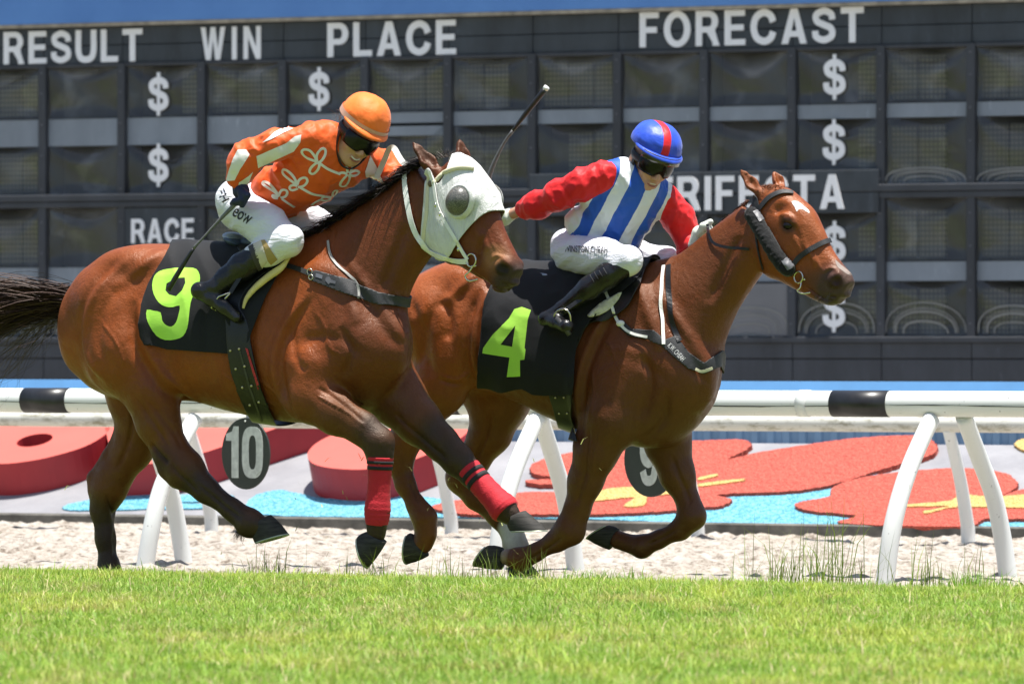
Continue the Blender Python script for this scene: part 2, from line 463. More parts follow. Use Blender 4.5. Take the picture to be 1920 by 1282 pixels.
# turf, with the edge where the track falls away in front of the rail
M = Mat('turf_soil'); M.base(M.ramp(M.noise(9, 6), [(.3, (.08, .12, .02)), (.7, (.16, .2, .04))])); M.set(Roughness=.95); turf_m = M.m
strip('turf', [(q_of(-400), 0), (q_of(10), 0), (q_of(26), 0), (q_of(28.2), .0), (q_of(29.9), -.045), (q_of(30.5), -.16), (q_of(33.5), -.18), (q_of(34.5), -.2)], turf_m)
M = Mat('sand'); n1 = M.noise(1.6, 6, .6, M.scaled(M.coord(), (1, .55, 1))); n2 = M.noise(16, 7, .78, M.scaled(M.coord(), (.8, .35, 1)))
cl = M.ramp(n2, [(.38, (.13, .10, .075)), (.45, (.36, .315, .26)), (.55, (.52, .475, .415)), (.72, (.64, .60, .545))])
M.base(M.mix(M.ramp(n1, [(.35, .0), (.6, 1.0)]), M.mix(.25, cl, (.4, .32, .24)), cl)); M.set(Roughness=.95); M.bump(M.noise(22, 6, .7), 1.0, .04); sand_m = M.m
def sand_sheet():
    fr = track(34.2); S = np.linspace(-9, 9, 360); Q = np.linspace(0, (44.2 - 34.2) * COSP + .02, 220)
    A, B = np.meshgrid(S, Q, indexing='ij'); P = np.stack([A, B, 0 * A], -1)
    h = (snoise(P, 1.1, 3) - .5) * .05 + (snoise(P, 5, 4) - .5) * .02 + (snoise(P, 14, 5) - .5) * .018 + np.maximum(0, snoise(P, 16, 12) - .72) * .12 + np.minimum(0, snoise(P, 7, 8) - .35) * .05
    P[..., 2] = -.19 + h; n, m = A.shape; i = np.arange(n * m).reshape(n, m)
    F = np.stack([i[:-1, :-1], i[1:, :-1], i[1:, 1:], i[:-1, 1:]], -1).reshape(-1, 4)
    o = mesh_obj('sand_track', fr.world(P.reshape(-1, 3)), F, sand_m); o['kind'] = 'structure'
sand_sheet()
strip('outer_sand', [(q_of(34.2), -.3), (.1, -.3)], sand_m, s0=-400, s1=400)
# kerb and the painted concrete bank
conc = simple('dark_kerb_concrete', (.12, .115, .1), .9, .5, 6, .6, 40)
M = Mat('bank_concrete'); M.base(M.mix(M.ramp(M.noise(2.5, 6), [(.35, 0.), (.7, 1.)]), (.20, .20, .215), (.28, .28, .295))); M.set(Roughness=.85); M.bump(M.noise(30, 5), .3, .01); bank_m = M.m
BT = math.tan(math.radians(21)); Zk = -.115
strip('kerb', [(0, -.3), (0.0, Zk - .012), (.014, Zk), (.1, Zk)], conc, s0=-30, s1=30)
strip('concrete_bank', [(.1, Zk + .001), (1.45, Zk + 1.35 * BT)], bank_m, s0=-30, s1=30)
strip('far_ground', [(1.45, Zk + 1.35 * BT), (1.7, Zk + 1.35 * BT - .02), (900, Zk + 1.35 * BT)], simple('far_ground_gravel', (.25, .24, .22), .9), s0=-900, s1=900)
BN = TK.R.T @ np.array([0, -math.sin(math.radians(21)), math.cos(math.radians(21))]); BP = TK.world((0, .1, Zk))
def bank(px, py, h=0.0):
    r = np.array(ray(px, py)); c = np.array([0, 0, CZ]); P0 = BP + BN * h
    return c + r * (((P0 - c) @ BN) / (r @ BN))
def relief(name, poly, h, mat, label, cat, hole=None, smooth=True, h0=0.0, group=None, rough=0.0, sm=4):
    """a flat shape lying on the bank, h thick"""
    pts = poly_smooth(poly, sm) if smooth else [np.array(p, float) for p in poly]
    if rough:
        pts = [p + np.array([random.uniform(-1, 1) * rough * 2, random.uniform(-1, 1) * rough * .6]) for p in poly_smooth(poly, sm * 3)]
    loops = [pts] + ([hole] if hole is not None else [])
    V, E = [], []
    for L in loops:
        k = len(V); V += [Vector((p[0], p[1] * 3)) for p in L]; E += [(k + i, k + (i + 1) % len(L)) for i in range(len(L))]
    V2, E2, F2, oe, *_ = delaunay_2d_cdt(V, E, [], 1, 1e-3)
    if hole is not None:
        def ins(x, y, pl):
            c = False
            for i in range(len(pl)):
                (x1, y1), (x2, y2) = pl[i], pl[i - 1]
                if (y1 > y) != (y2 > y) and x < (x2 - x1) * (y - y1) / (y2 - y1) + x1: c = not c
            return c
        F2 = [f for f in F2 if not ins(sum(V2[i].x for i in f) / len(f), sum(V2[i].y for i in f) / len(f) / 3, hole)]
    n = len(V2); top = [bank(v.x, v.y / 3, h) for v in V2]; bot = [t - BN * (h - h0) for t in top]
    F = [tuple(f) for f in F2]; cnt = {}
    for f in F2:
        for i in range(len(f)):
            e = (f[i], f[(i + 1) % len(f)]); cnt[e] = 1
    side = [(a, b, b + n, a + n) for (a, b) in cnt if (b, a) not in cnt]
    o = mesh_obj(name, top + bot, F + side, mat, None, False); recalc(o)
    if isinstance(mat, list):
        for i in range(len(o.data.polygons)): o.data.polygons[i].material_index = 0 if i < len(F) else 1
    return tag(o, label, cat, group)
redtop = [simple('salmon_red_paint', (.56, .1, .075), .62, .06, 3, .05), simple('deep_red_shaded_side', (.36, .020, .028), .55, .1, 4)]  # tops, then sides in deeper red with their shade put into the colour
blk1 = [(-140, 835), (-70, 862), (0, 869), (60, 863), (110, 852), (160, 836), (195, 816), (206, 800), (196, 786), (140, 774), (40, 770), (-80, 785)]
hole1 = [(65 + 34 * math.cos(a) , 825 - 6 * math.cos(a) + 11 * math.sin(a)) for a in [2 * math.pi * i / 24 for i in range(24)]]
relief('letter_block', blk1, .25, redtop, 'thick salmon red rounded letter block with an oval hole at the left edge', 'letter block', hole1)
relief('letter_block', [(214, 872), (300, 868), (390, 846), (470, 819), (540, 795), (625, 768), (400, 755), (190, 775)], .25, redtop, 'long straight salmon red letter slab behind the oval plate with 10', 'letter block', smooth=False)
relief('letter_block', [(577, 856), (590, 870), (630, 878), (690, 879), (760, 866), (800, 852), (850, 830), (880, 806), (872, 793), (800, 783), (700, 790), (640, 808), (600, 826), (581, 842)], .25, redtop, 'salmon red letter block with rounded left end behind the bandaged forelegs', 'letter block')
def carpet(name, c0, c1, bs=45):
    M = Mat(name); v = M.n('ShaderNodeTexVoronoi'); v.inputs['Scale'].default_value = 55; M.l(M.coord(), v.inputs['Vector'])
    M.base(M.mix(M.ramp(M.noise(bs, 5, .7), [(.38, 0.), (.6, 1.)]), c0, c1)); M.set(Roughness=.9)
    M.bump(M.math('ADD', M.noise(bs * .6, 5, .7), M.math('MULTIPLY', v.outputs['Distance'], -.6)), 1.0, .03); return M.m
coral = carpet('coral_pebble_paint', (.40, .06, .04), (.64, .135, .09)); aqua = carpet('light_blue_pebble_paint', (.06, .30, .42), (.22, .52, .66), 30); yell = carpet('yellow_pebble_paint', (.60, .36, .10), (.74, .52, .2))
relief('painted_water_patch', [(1000, 966), (1340, 945), (1360, 920), (1600, 888), (1650, 900), (1600, 984), (1300, 980), (1100, 972), (820, 969), (620, 968), (500, 964), (462, 950), (475, 930), (520, 918), (560, 924), (620, 934), (760, 930), (830, 935), (900, 950)], .012, aqua, 'largest light blue water patch painted on the bank in the middle', 'painted patch', rough=1, group='blue water patches on the bank')
relief('painted_water_patch', [(120, 948), (160, 938), (240, 928), (420, 927), (425, 936), (330, 942), (440, 946), (460, 952), (300, 953), (140, 956)], .012, aqua, 'small light blue water patch behind the left rail legs', 'painted patch', rough=1, group='blue water patches on the bank')
relief('painted_water_patch', [(1832, 974), (1880, 968), (1990, 972), (1990, 990), (1836, 990)], .012, aqua, 'light blue water patch at the right edge beside the rail leg', 'painted patch', rough=1, group='blue water patches on the bank')
fl1 = [(810, 950), (850, 938), (920, 932), (985, 922), (1060, 920), (1085, 908), (1010, 907), (986, 900), (1040, 896), (1000, 886), (1000, 868), (1060, 850), (1120, 838), (1180, 832), (1300, 826), (1385, 823), (1408, 831), (1400, 842), (1366, 860), (1430, 846), (1560, 826), (1640, 818), (1720, 816), (1752, 828), (1756, 845), (1735, 856), (1690, 868), (1620, 890), (1560, 908), (1480, 920), (1350, 926), (1372, 936), (1350, 948), (1310, 951), (1240, 958), (1120, 963), (1040, 963), (930, 964), (860, 962)]
relief('painted_flower', fl1, .035, coral, 'large coral red flower relief with rough surface in the middle of the bank', 'painted flower', rough=1)
relief('painted_flower', [(1490, 946), (1510, 938), (1555, 930), (1560, 915), (1600, 898), (1690, 884), (1800, 877), (1880, 885), (1908, 905), (1898, 918), (1880, 928), (1920, 916), (1990, 910), (1990, 966), (1890, 972), (1846, 972), (1800, 986), (1580, 980), (1604, 966), (1520, 957)], .035, coral, 'coral red flower relief behind the right rail legs', 'painted flower', rough=1)
relief('painted_stamen', [(1095, 938), (1130, 918), (1200, 912), (1300, 918), (1250, 926), (1215, 930), (1208, 946), (1170, 948), (1188, 932), (1140, 936)], .043, yell, 'yellow star shaped stamen under the oval plate with 9', 'painted stamen', rough=.8)
for (a, b, l) in (((1312, 896), (1342, 890), 'short upper yellow stroke on the coral flower'), ((1313, 908), (1390, 899), 'long lower yellow stroke on the coral flower')):
    relief('painted_stroke', [(a[0], a[1] - 2), (b[0], b[1] - 2), (b[0] + 3, b[1]), (b[0], b[1] + 2), (a[0], a[1] + 3)], .043, yell, l, 'painted stroke', smooth=False, rough=.5)
relief('painted_stamen', [(1700, 945), (1780, 938), (1800, 926), (1860, 930), (1960, 926), (1960, 950), (1870, 950), (1790, 950), (1740, 961), (1734, 957), (1780, 948), (1702, 949)], .043, yell, 'yellow stamen on the coral flower by the right rail leg', 'painted stamen', rough=.8)
relief('painted_dot', [(1902, 832), (1918, 822), (1945, 826), (1950, 838), (1922, 844)], .02, yell, 'yellow rounded patch at the right end of the grey bank', 'painted patch', rough=.8)

# blue corrugated skirting wall under the boards
FW = track(46.4)
blue_wall = simple('blue_corrugated_paint', (.19, .31, .46), .55, .12, 4)
blue_cap = simple('bright_blue_capping', (.10, .27, .52), .5, .08, 3)
wr = empty('skirting_wall', FW, 'low blue corrugated wall with brighter blue capping below the results board', 'wall')
def corrug():
    v, f = [], []; n = 0; s = -9.5
    while s < 9.5:
        for ds, m in ((0, 0), (.05, 0), (.062, .02), (.112, .02)): v += [FW.world((s + ds, m, .2)), FW.world((s + ds, m, .70))]; n += 1
        s += .124
    for i in range(n - 1): f.append((2 * i, 2 * i + 2, 2 * i + 3, 2 * i + 1))
    o = mesh_obj('corrugated_sheet', v, f, blue_wall, wr, False); recalc(o)
corrug()
mb = MB(); FWs = lambda s, m, z: FW.world((s, m, z))
def fbox(fr, x0, x1, y0, y1, z0, z1, mb): 
    t = MB().box(x0, x1, y0, y1, z0, z1); return mb.add([fr.world(p) for p in t.v], t.f)
pr = [(-.03, .69), (-.03, .72), (.02, .835), (.2, .835), (.2, .69)]
v = [FW.world((s, m, z)) for s in (-9.6, 9.6) for m, z in pr]
mb.add(v, [(i, (i + 1) % 5, 5 + (i + 1) % 5, 5 + i) for i in range(5)]).build('capping', blue_cap, wr)

# ------------------------------------------------------------------ the results board
BD = track(60)
board = empty('results_board', BD, 'long dark grey race results board with windowed cells and white lettering', 'results board')
def dirty(name, c, var=.3, rough=.6, streak=True):
    M = Mat(name); a = M.noise(1.3, 7, .65, M.scaled(M.coord(), (2.2, 1, .8))); b = M.noise(5, 6, .7, M.scaled(M.coord(), (3, 1, .7)))
    col = M.mix(M.ramp(a, [(.3, 0.), (.72, 1.)]), tuple(x * (1 - var) for x in c), tuple(x * (1 + var) for x in c))
    if streak: col = M.mix(M.ramp(b, [(.60, 0.), (.76, .35)]), col, tuple(min(1, x * 3.2 + .03) for x in c))
    M.base(col); M.set(Roughness=rough); return M.m
frame_m = dirty('board_frame_paint', (.035, .039, .048)); head_m = dirty('header_panel_paint', (.034, .042, .052), .45); low_m = dirty('lower_panel_paint', (.042, .046, .056), .3)
band_m = dirty('grey_band_paint', (.205, .235, .275), .16, .6, True); back_m = dirty('cell_back_paint', (.05, .048, .045), .3, .7, False)
letter_m = simple('white_letter_paint', (.80, .80, .82), .5, .04, 6)
M = Mat('lamp_panel'); sx = M.n('ShaderNodeSeparateXYZ'); M.l(M.coord(), sx.inputs[0])
fx = M.math('ABSOLUTE', M.math('SUBTRACT', M.math('FRACT', M.math('MULTIPLY', sx.outputs[0], 24.)), .5)); fz = M.math('ABSOLUTE', M.math('SUBTRACT', M.math('FRACT', M.math('MULTIPLY', sx.outputs[2], 21.)), .5))
dd = M.math('MAXIMUM', fx, fz); dot = M.ramp(dd, [(.2, 1.), (.42, 0.)])
M.base(M.mix(dot, (.028, .028, .026), M.mix(M.ramp(M.noise(3, 4), [(.35, 0.), (.65, 1.)]), (.115, .115, .085), (.175, .17, .115)))); M.set(Roughness=.6); lamp_m = M.m
M = Mat('plastic_film'); tr = M.n('ShaderNodeBsdfTransparent'); tr.inputs[0].default_value = (.80, .80, .78, 1)
gl = M.n('ShaderNodeBsdfGlossy'); gl.inputs['Roughness'].default_value = .12; gl.inputs[0].default_value = (1, 1, 1, 1)
df = M.n('ShaderNodeBsdfDiffuse'); df.inputs[0].default_value = (.55, .53, .5, 1)
bp = M.n('ShaderNodeBump'); bp.inputs['Strength'].default_value = .5; bp.inputs['Distance'].default_value = .02
M.l(M.noise(3.2, 5, .6, M.scaled(M.coord(), (1, 1, .6)), .8), bp.inputs['Height'])
M.l(bp.outputs[0], gl.inputs['Normal'])
fzn = M.ramp(M.noise(2.1, 6, .65, None, .6), [(.52, 0.), (.75, 1.)])
mx1 = M.n('ShaderNodeMixShader'); M.l(M.math('ADD', .045, M.math('MULTIPLY', fzn, .05)), mx1.inputs[0]); M.l(tr.outputs[0], mx1.inputs[1]); M.l(gl.outputs[0], mx1.inputs[2])
mx2 = M.n('ShaderNodeMixShader'); M.l(M.math('ADD', M.math('ADD', .05, M.math('MULTIPLY', fzn, .10)), M.math('MULTIPLY', M.attr('slump', 'Fac'), M.ramp(M.noise(3.5, 5, .65, None, .5), [(.3, .06), (.75, .34)]))), mx2.inputs[0]); M.l(mx1.outputs[0], mx2.inputs[1]); M.l(df.outputs[0], mx2.inputs[2])
M.l(mx2.outputs[0], M.nt.nodes['Material Output'].inputs[0]); film_m = M.m
def bbox(name, rects, mat, parent=board, bev=0.0):
    for r_ in rects:
        mb = MB(); fbox(BD, *r_, mb); o = mb.build(name, mat, parent)
        if bev: bevel(o, bev, 1)
    return o
COLS = [-4.217 + .8895 * k for k in range(-5, 15)]      # mullion lines
S0, S1 = COLS[0], COLS[-1]
bbox('back_panel', [(S0, S1, .30, .42, .75, 4.26)], back_m)
for k in range(len(COLS) - 1):                          # two courses of header panels, lower panels, each with an open joint
    a, b = COLS[k] + .003, COLS[k + 1] - .003
    bbox('header_panel', [(a, b, -.02, .06, 4.012, 4.185), (a, b, -.022 , .06, 3.835, 4.006)], head_m, bev=.004)
    bbox('lower_panel', [(a, b, -.03, .06, .985, 1.125), (a, b, -.025, .06, .78, .975)], low_m, bev=.004)
bbox('mullion', [(c - .042, c + .042, -.06, .3, 1.13, 3.832) for c in COLS], frame_m, bev=.006)
bbox('transom', [(S0, S1, -.09, .3, 2.50, 2.565), (S0, S1, -.075, .3, 2.44, 2.496), (S0, S1, -.07, .3, 1.127, 1.18), (S0, S1, -.045, .3, 3.80, 3.834)], frame_m, bev=.006)
bolt_m = simple('bolt_grey', (.16, .16, .18), .5); mb = MB()
for c in COLS:
    for z in (3.75, 3.55, 3.25, 2.95, 2.62, 2.3, 2.0, 1.6, 1.3): fbox(BD, c - .006, c + .006, -.066, -.06, z - .006, z + .006, mb)
mb.build('bolts', bolt_m, board)['kind'] = 'stuff'
def film(a, b, z0, z1, seed, parent, slump=1.0):
    nx, nz = 16, 22; v = []; f = []; R_ = random.Random(seed); ph = R_.uniform(0, 6); sag = R_.uniform(.25, .5)
    for i in range(nx + 1):
        for j in range(nz + 1):
            x, z = i / nx, j / nz; top = max(0, (z - (1 - sag * (1 - (2 * x - 1) ** 2) - .05)) / .4); bt = max(0, (.12 + .1 * (1 - (2 * x - 1) ** 2) - z) / .2)
            y = -.012 + .03 * top * top * 4 * min(1, top * 3) + .008 * math.sin(9 * x + ph) * top - .02 * min(bt, 1) + .004 * math.sin(7 * x + 5 * z + ph)
            v.append(BD.world((a + (b - a) * x, y, z0 + (z1 - z0) * z)))
    for i in range(nx):
        for j in range(nz): q = i * (nz + 1) + j; f.append((q, q + nz + 1, q + nz + 2, q + 1))
    o = mesh_obj('window', v, f, film_m, parent); sl = []
    for i in range(nx + 1):
        for j in range(nz + 1):
            x, z = i / nx, j / nz; e = 1 - sag * (1 - abs(2 * x - 1) ** 1.6) * (.8 + .3 * math.sin(5 * x + ph)); sl.append(min(1, max(0, (z - e) / .10 + .35)) * (slump))
    set_val(o, 'slump', sl); return o
rows = [(3.31, 3.80), (2.567, 3.165), (1.87, 2.438), (1.182, 1.68)]
for k in range(len(COLS) - 1):
    a, b = COLS[k] + .043, COLS[k + 1] - .043; mid = (a + b) / 2
    for ri, (z0, z1) in enumerate(rows):
        if ri == 1 and mid < -2.46: z1 = 3.035
        if mid > .24 and mid < 3.78:
            if ri == 1: z0 = 2.705
            if ri == 2: z1 = 2.30
        wd = film(a, b, z0, z1, k * 7 + ri, board, (1, .12, .55, .1)[ri])
        kind = 'full'
        if abs(mid + 3.77) < .3 or abs(mid + 2.0) < .3 or abs(mid - 3.34) < .3: kind = 'right'
        if (abs(mid - 1.55) < .3 or abs(mid - 2.44) < .3) or (mid < -4.3 and mid > -5.3 and ri < 3): kind = 'none'
        if abs(mid + 1.1) < .3 or abs(mid - .66) < .3: kind = 'full' if ri != 1 else 'two'
        wdt = (b - a)
        pan = {'full': [(0, .32), (.34, .66), (.68, 1)], 'right': [(.70, 1)], 'two': [(.34, .66), (.68, 1)], 'none': []}[kind]
        if k % 5 == 4 and kind == 'full': pan = pan[:2]
        for (p, q) in pan:
            zz = z0 + .03, z1 - (.06 if ri != 2 else .10)
            o = bbox('lamp_panel', [(a + .01 + p * (wdt - .02), a + .01 + q * (wdt - .02), .10, .16, zz[0], zz[1])], lamp_m, wd)
    if mid < -2.46: bd = [(3.04, 3.302)]
    elif mid < -.6: bd = [(3.205, 3.305), (3.085, 3.175)]
    else: bd = [(3.172, 3.302)]
    bd.append((1.687, 1.862))
    bbox('grey_band', [(a, b, .0, .2, z0, z1) for z0, z1 in bd], band_m)
    if mid > .24 and mid < 3.78: bbox('heading_panel', [(COLS[k] + .003, COLS[k + 1] - .003, -.085, .02, 2.31, 2.495), (COLS[k] + .003, COLS[k + 1] - .003, -.0935, .02, 2.505, 2.70)], head_m, bev=.004)
    if abs(mid + 3.77) < .3: bbox('heading_panel', [(a, b, -.05, .06, 2.07, 2.43)], head_m)
    if abs(mid - 2.44) < .3: bbox('grey_shutter', [(a, b, -.03, .05, 1.19, 1.67)], simple('shutter_grey', (.16, .16, .17), .6, .1, 2))

# ------------------------------------------------------------------ heavy grotesque lettering
def glyph(ch):
    """(width, outline, holes) in a box one unit high"""
    t = .2
    def stroke(P, t=t, n=7):
        P = smooth_path([np.array(p, float) for p in P], n); Lf, Rt = [], []
        for i in range(len(P)):
            d = P[min(i + 1, len(P) - 1)] - P[max(i - 1, 0)]; d /= np.linalg.norm(d); nn = np.array([-d[1], d[0]]) * t / 2
            Lf.append(P[i] + nn); Rt.append(P[i] - nn)
        return Lf + Rt[::-1]
    def arc(cx, cy, rx, ry, a0, a1, n=14): return [(cx + rx * math.cos(math.radians(a0 + (a1 - a0) * i / n)), cy + ry * math.sin(math.radians(a0 + (a1 - a0) * i / n))) for i in range(n + 1)]
    if ch == 'I': return t, [(0, 0), (t, 0), (t, 1), (0, 1)], []
    if ch == 'L': return .62, [(0, 0), (.62, 0), (.62, .18), (t, .18), (t, 1), (0, 1)], []
    if ch == 'T': return .72, [(.26, 0), (.46, 0), (.46, .82), (.72, .82), (.72, 1), (0, 1), (0, .82), (.26, .82)], []
    if ch == 'E': return .66, [(0, 0), (.66, 0), (.66, .17), (t, .17), (t, .42), (.61, .42), (.61, .59), (t, .59), (t, .83), (.65, .83), (.65, 1), (0, 1)], []
    if ch == 'F': return .62, [(0, 0), (t, 0), (t, .41), (.56, .41), (.56, .58), (t, .58), (t, .83), (.62, .83), (.62, 1), (0, 1)], []
    if ch == 'N': return .74, [(0, 0), (.19, 0), (.19, .66), (.54, 0), (.74, 0), (.74, 1), (.55, 1), (.55, .36), (.21, 1), (0, 1)], []
    if ch == 'W': return 1.05, [(.22, 0), (.42, 0), (.525, .64), (.63, 0), (.83, 0), (1.05, 1), (.855, 1), (.735, .32), (.62, 1), (.43, 1), (.315, .32), (.195, 1), (0, 1)], []
    if ch == 'A': return .8, [(0, 0), (.205, 0), (.265, .2), (.535, .2), (.595, 0), (.8, 0), (.51, 1), (.29, 1)], [[(.315, .365), (.485, .365), (.4, .75)]]
    if ch == 'P': return .7, [(0, 0), (t, 0), (t, .36), (.42, .36)] + arc(.4, .68, .3, .32, -85, 85) + [(.4, 1), (0, 1)], [[(t, .53), (.4, .53)] + arc(.4, .68, .1, .15, -80, 80, 8) + [(t, .83)]]
    if ch == 'R': return .76, [(0, 0), (t, 0), (t, .38), (.36, .38), (.54, .10), (.55, 0), (.76, 0), (.76, .03), (.72, .12), (.62, .42)] + arc(.42, .70, .3, .3, -45, 88) + [(.42, 1), (0, 1)], [[(t, .55), (.42, .55)] + arc(.42, .69, .1, .14, -80, 80, 8) + [(t, .83)]]
    if ch == 'O': return .86, arc(.43, .5, .43, .52, 0, 350, 36), [arc(.43, .5, .225, .335, 0, 350, 36)]
    if ch == '0': return .6, [(.3 + .3 * np.sign(math.cos(a)) * abs(math.cos(a)) ** .75, .5 + .5 * np.sign(math.sin(a)) * abs(math.sin(a)) ** .6) for a in np.linspace(0, 2 * math.pi, 41)[:-1]], [[(.3 + .105 * np.sign(math.cos(a)) * abs(math.cos(a)) ** .75, .5 + .33 * np.sign(math.sin(a)) * abs(math.sin(a)) ** .6) for a in np.linspace(0, 2 * math.pi, 33)[:-1]]]
    if ch == '1': return .36, [(.16, 0), (.36, 0), (.36, 1), (.22, 1), (.17, .9), (0, .85), (0, .72), (.16, .72)], []
    if ch == 'S': return .74, stroke([(.635, .66), (.60, .82), (.37, .91), (.13, .80), (.16, .62), (.37, .52), (.60, .41), (.62, .20), (.37, .09), (.13, .18), (.10, .35)], .19), []
    if ch == 'C': return .82, stroke([(.72, .64), (.64, .82), (.43, .91), (.19, .79), (.10, .5), (.19, .21), (.43, .09), (.64, .18), (.72, .36)], .2), []
    if ch == 'U': return .76, stroke([(.1, 1), (.1, .8), (.1, .38), (.18, .15), (.38, .09), (.58, .15), (.66, .38), (.66, .8), (.66, 1)]), []
    if ch == '9': return .6, stroke([(.1, .27), (.17, .12), (.3, .085), (.44, .16), (.5, .45), (.5, .66), (.46, .85), (.3, .915), (.14, .85), (.1, .67), (.14, .49), (.28, .42), (.395, .48)], .19), []
def fill2d(outer, holes):
    V, E = [], []
    for Lp in [outer] + holes:
        k = len(V); V += [Vector((p[0], p[1])) for p in Lp]; E += [(k + i, k + (i + 1) % len(Lp)) for i in range(len(Lp))]
    def ins(x, y, pl):
        c = False
        for i in range(len(pl)):
            (x1, y1), (x2, y2) = pl[i], pl[i - 1]
            if (y1 > y) != (y2 > y) and x < (x2 - x1) * (y - y1) / (y2 - y1) + x1: c = not c
        return c
    V2, _, F2, *_ = delaunay_2d_cdt(V, E, [], 0, 1e-5)
    F2 = [tuple(f) for f in F2 if ins(sum(V2[i].x for i in f) / 3, sum(V2[i].y for i in f) / 3, outer) and not any(ins(sum(V2[i].x for i in f) / 3, sum(V2[i].y for i in f) / 3, h) for h in holes)]
    return [(v.x, v.y) for v in V2], F2
def sign(name, s, x0, x1, z0, z1, fr, y, parent, mat, gap=.13, ext=.012, dollar=False):
    """a word of raised letters"""
    G = [glyph(c) for c in s]; W = sum(g[0] for g in G) + gap * (len(G) - 1); sx = (x1 - x0) / W; V, F = [], []; x = 0
    for wd, o, h in G:
        P, T = fill2d(o, h); k = len(V); n = len(P); cnt = {}
        for yy in (y, y + ext): V += [(x0 + (x + p[0]) * sx, yy, z0 + p[1] * (z1 - z0)) for p in P]
        F += [tuple(i + k for i in f) for f in T]
        for f in T:
            for i in range(3): cnt[(f[i], f[(i + 1) % 3])] = 1
        F += [(a + k, b + k, b + n + k, a + n + k) for (a, b) in cnt if (b, a) not in cnt]; x += wd + gap
    if dollar:
        mb = MB(); c = (x0 + x1) / 2; wb = (x1 - x0) * .075; mb.box(c - wb, c + wb, y + .002, y + ext - .001, z0 - (z1 - z0) * .13, z1 + (z1 - z0) * .13)
        k = len(V); V += mb.v; F += [tuple(i + k for i in f) for f in mb.f]
    o = mesh_obj(name, fr.world(V), F, mat, parent, False); recalc(o); return o
def text(name, s, x0, x1, z0, z1, fr, y, parent, mat, bold=.02, ext=.012, rot=None):
    cu = bpy.data.curves.new(name, 'FONT'); cu.body = s; cu.size = 1; cu.offset = bold; cu.resolution_u = 5
    t = bpy.data.objects.new(name, cu); COL.objects.link(t); dg = bpy.context.evaluated_depsgraph_get(); dg.update()
    me = bpy.data.meshes.new_from_object(t.evaluated_get(dg)); bpy.data.objects.remove(t)
    n = len(me.vertices); P = np.empty(n * 3, np.float32); me.vertices.foreach_get('co', P); P = P.reshape(-1, 3)
    Fc = [tuple(p.vertices) for p in me.polygons]; bpy.data.meshes.remove(me)
    lo, hi = P.min(0), P.max(0)
    X = x0 + (P[:, 0] - lo[0]) / (hi[0] - lo[0]) * (x1 - x0); Z = z0 + (P[:, 1] - lo[1]) / (hi[1] - lo[1]) * (z1 - z0)
    if fr is None: return np.stack([X, Z], 1), Fc
    fnt = np.stack([X, np.full(n, y), Z], 1); bk = fnt + [0, ext, 0]; cnt = {}
    for f in Fc:
        for i in range(len(f)): cnt[(f[i], f[(i + 1) % len(f)])] = 1
    side = [(a, b, b + n, a + n) for (a, b) in cnt if (b, a) not in cnt]
    o = mesh_obj(name, fr.world(np.concatenate([fnt, bk])), Fc + side, mat, parent, False); recalc(o); return o
for s, x0, x1, z0, z1, y in (('RESULT', -5.556, -3.99, 3.845, 4.16, -.036), ('WIN', -3.338, -2.68, 3.84, 4.155, -.036), ('PLACE', -1.954, -.575, 3.84, 4.165, -.036), ('FORECAST', 1.345, 3.615, 3.862, 4.185, -.036), ('TRIFECTA', 1.50, 3.45, 2.345, 2.66, -.108)):
    sign('lettering', s, x0, x1, z0, z1, BD, y, board, letter_m, .17 if s != 'WIN' else .3)
sign('lettering', 'RACE', -4.097, -3.40, 2.09, 2.325, BD, -.064, board, letter_m)
for x, z in ((-3.805, 3.525), (-2.04, 3.54), (-3.805, 2.84), (-2.04, 2.86), (3.327, 3.55), (3.321, 2.956), (3.327, 2.03), (3.321, 1.43)):
    sign('dollar_sign', 'S', x - .112, x + .112, z - .165, z + .165, BD, -.045, board, letter_m, dollar=True)
# faint arcs rubbed into the lowest films
arc_m = simple('scuffed_film_grey', (.22, .22, .21), .7, .1, 9)
for k in range(len(COLS) - 1):
    a, b = COLS[k] + .06, COLS[k + 1] - .06
    if b < -5.7 or a > 5.3: continue
    for z0 in [1.2] + ([2.58] if a > 3.7 else []):
        h = (.27 if z0 < 2 else .13) * random.uniform(.8, 1.1); sk = random.uniform(-.05, .05)
        for q, (e, hh) in enumerate(((0, 1), (.06, .82), (.09, .72), (.17, .42))):
            e += random.uniform(-.012, .012); pts = [BD.world((a + e + (b - a - 2 * e) * (1 - math.cos(t)) / 2 + sk * math.sin(t), -.034, z0 + h * hh * math.sin(t) ** .7)) for t in np.linspace(0.02, math.pi - .02, 22)]
            MB().strap(pts, [-BD.m] * 22, (.016 if q != 1 else .008) * random.uniform(.6, 1.1), .0015).build('scuff_mark', arc_m, board)
# blue fascia over the board with its thin drip edge
fas = empty('roof_fascia', BD, 'plain blue painted fascia panel along the top of the results board', 'fascia')
M = Mat('blue_fascia_paint'); M.base(M.mix(M.ramp(M.noise(1.2, 5), [(.3, 0.), (.7, 1.)]), (.065, .18, .46), (.09, .23, .54))); M.set(Roughness=.5)
mb = MB(); fbox(BD, S0, S1, -.10, .5, 4.226, 5.3, mb); mb.build('fascia_panel', M.m, fas)
mb = MB(); fbox(BD, S0, S1, -.115, .0, 4.19, 4.222, mb); mb.build('drip_edge', simple('beige_trim', (.26, .23, .18), .7, .4, 8), fas)

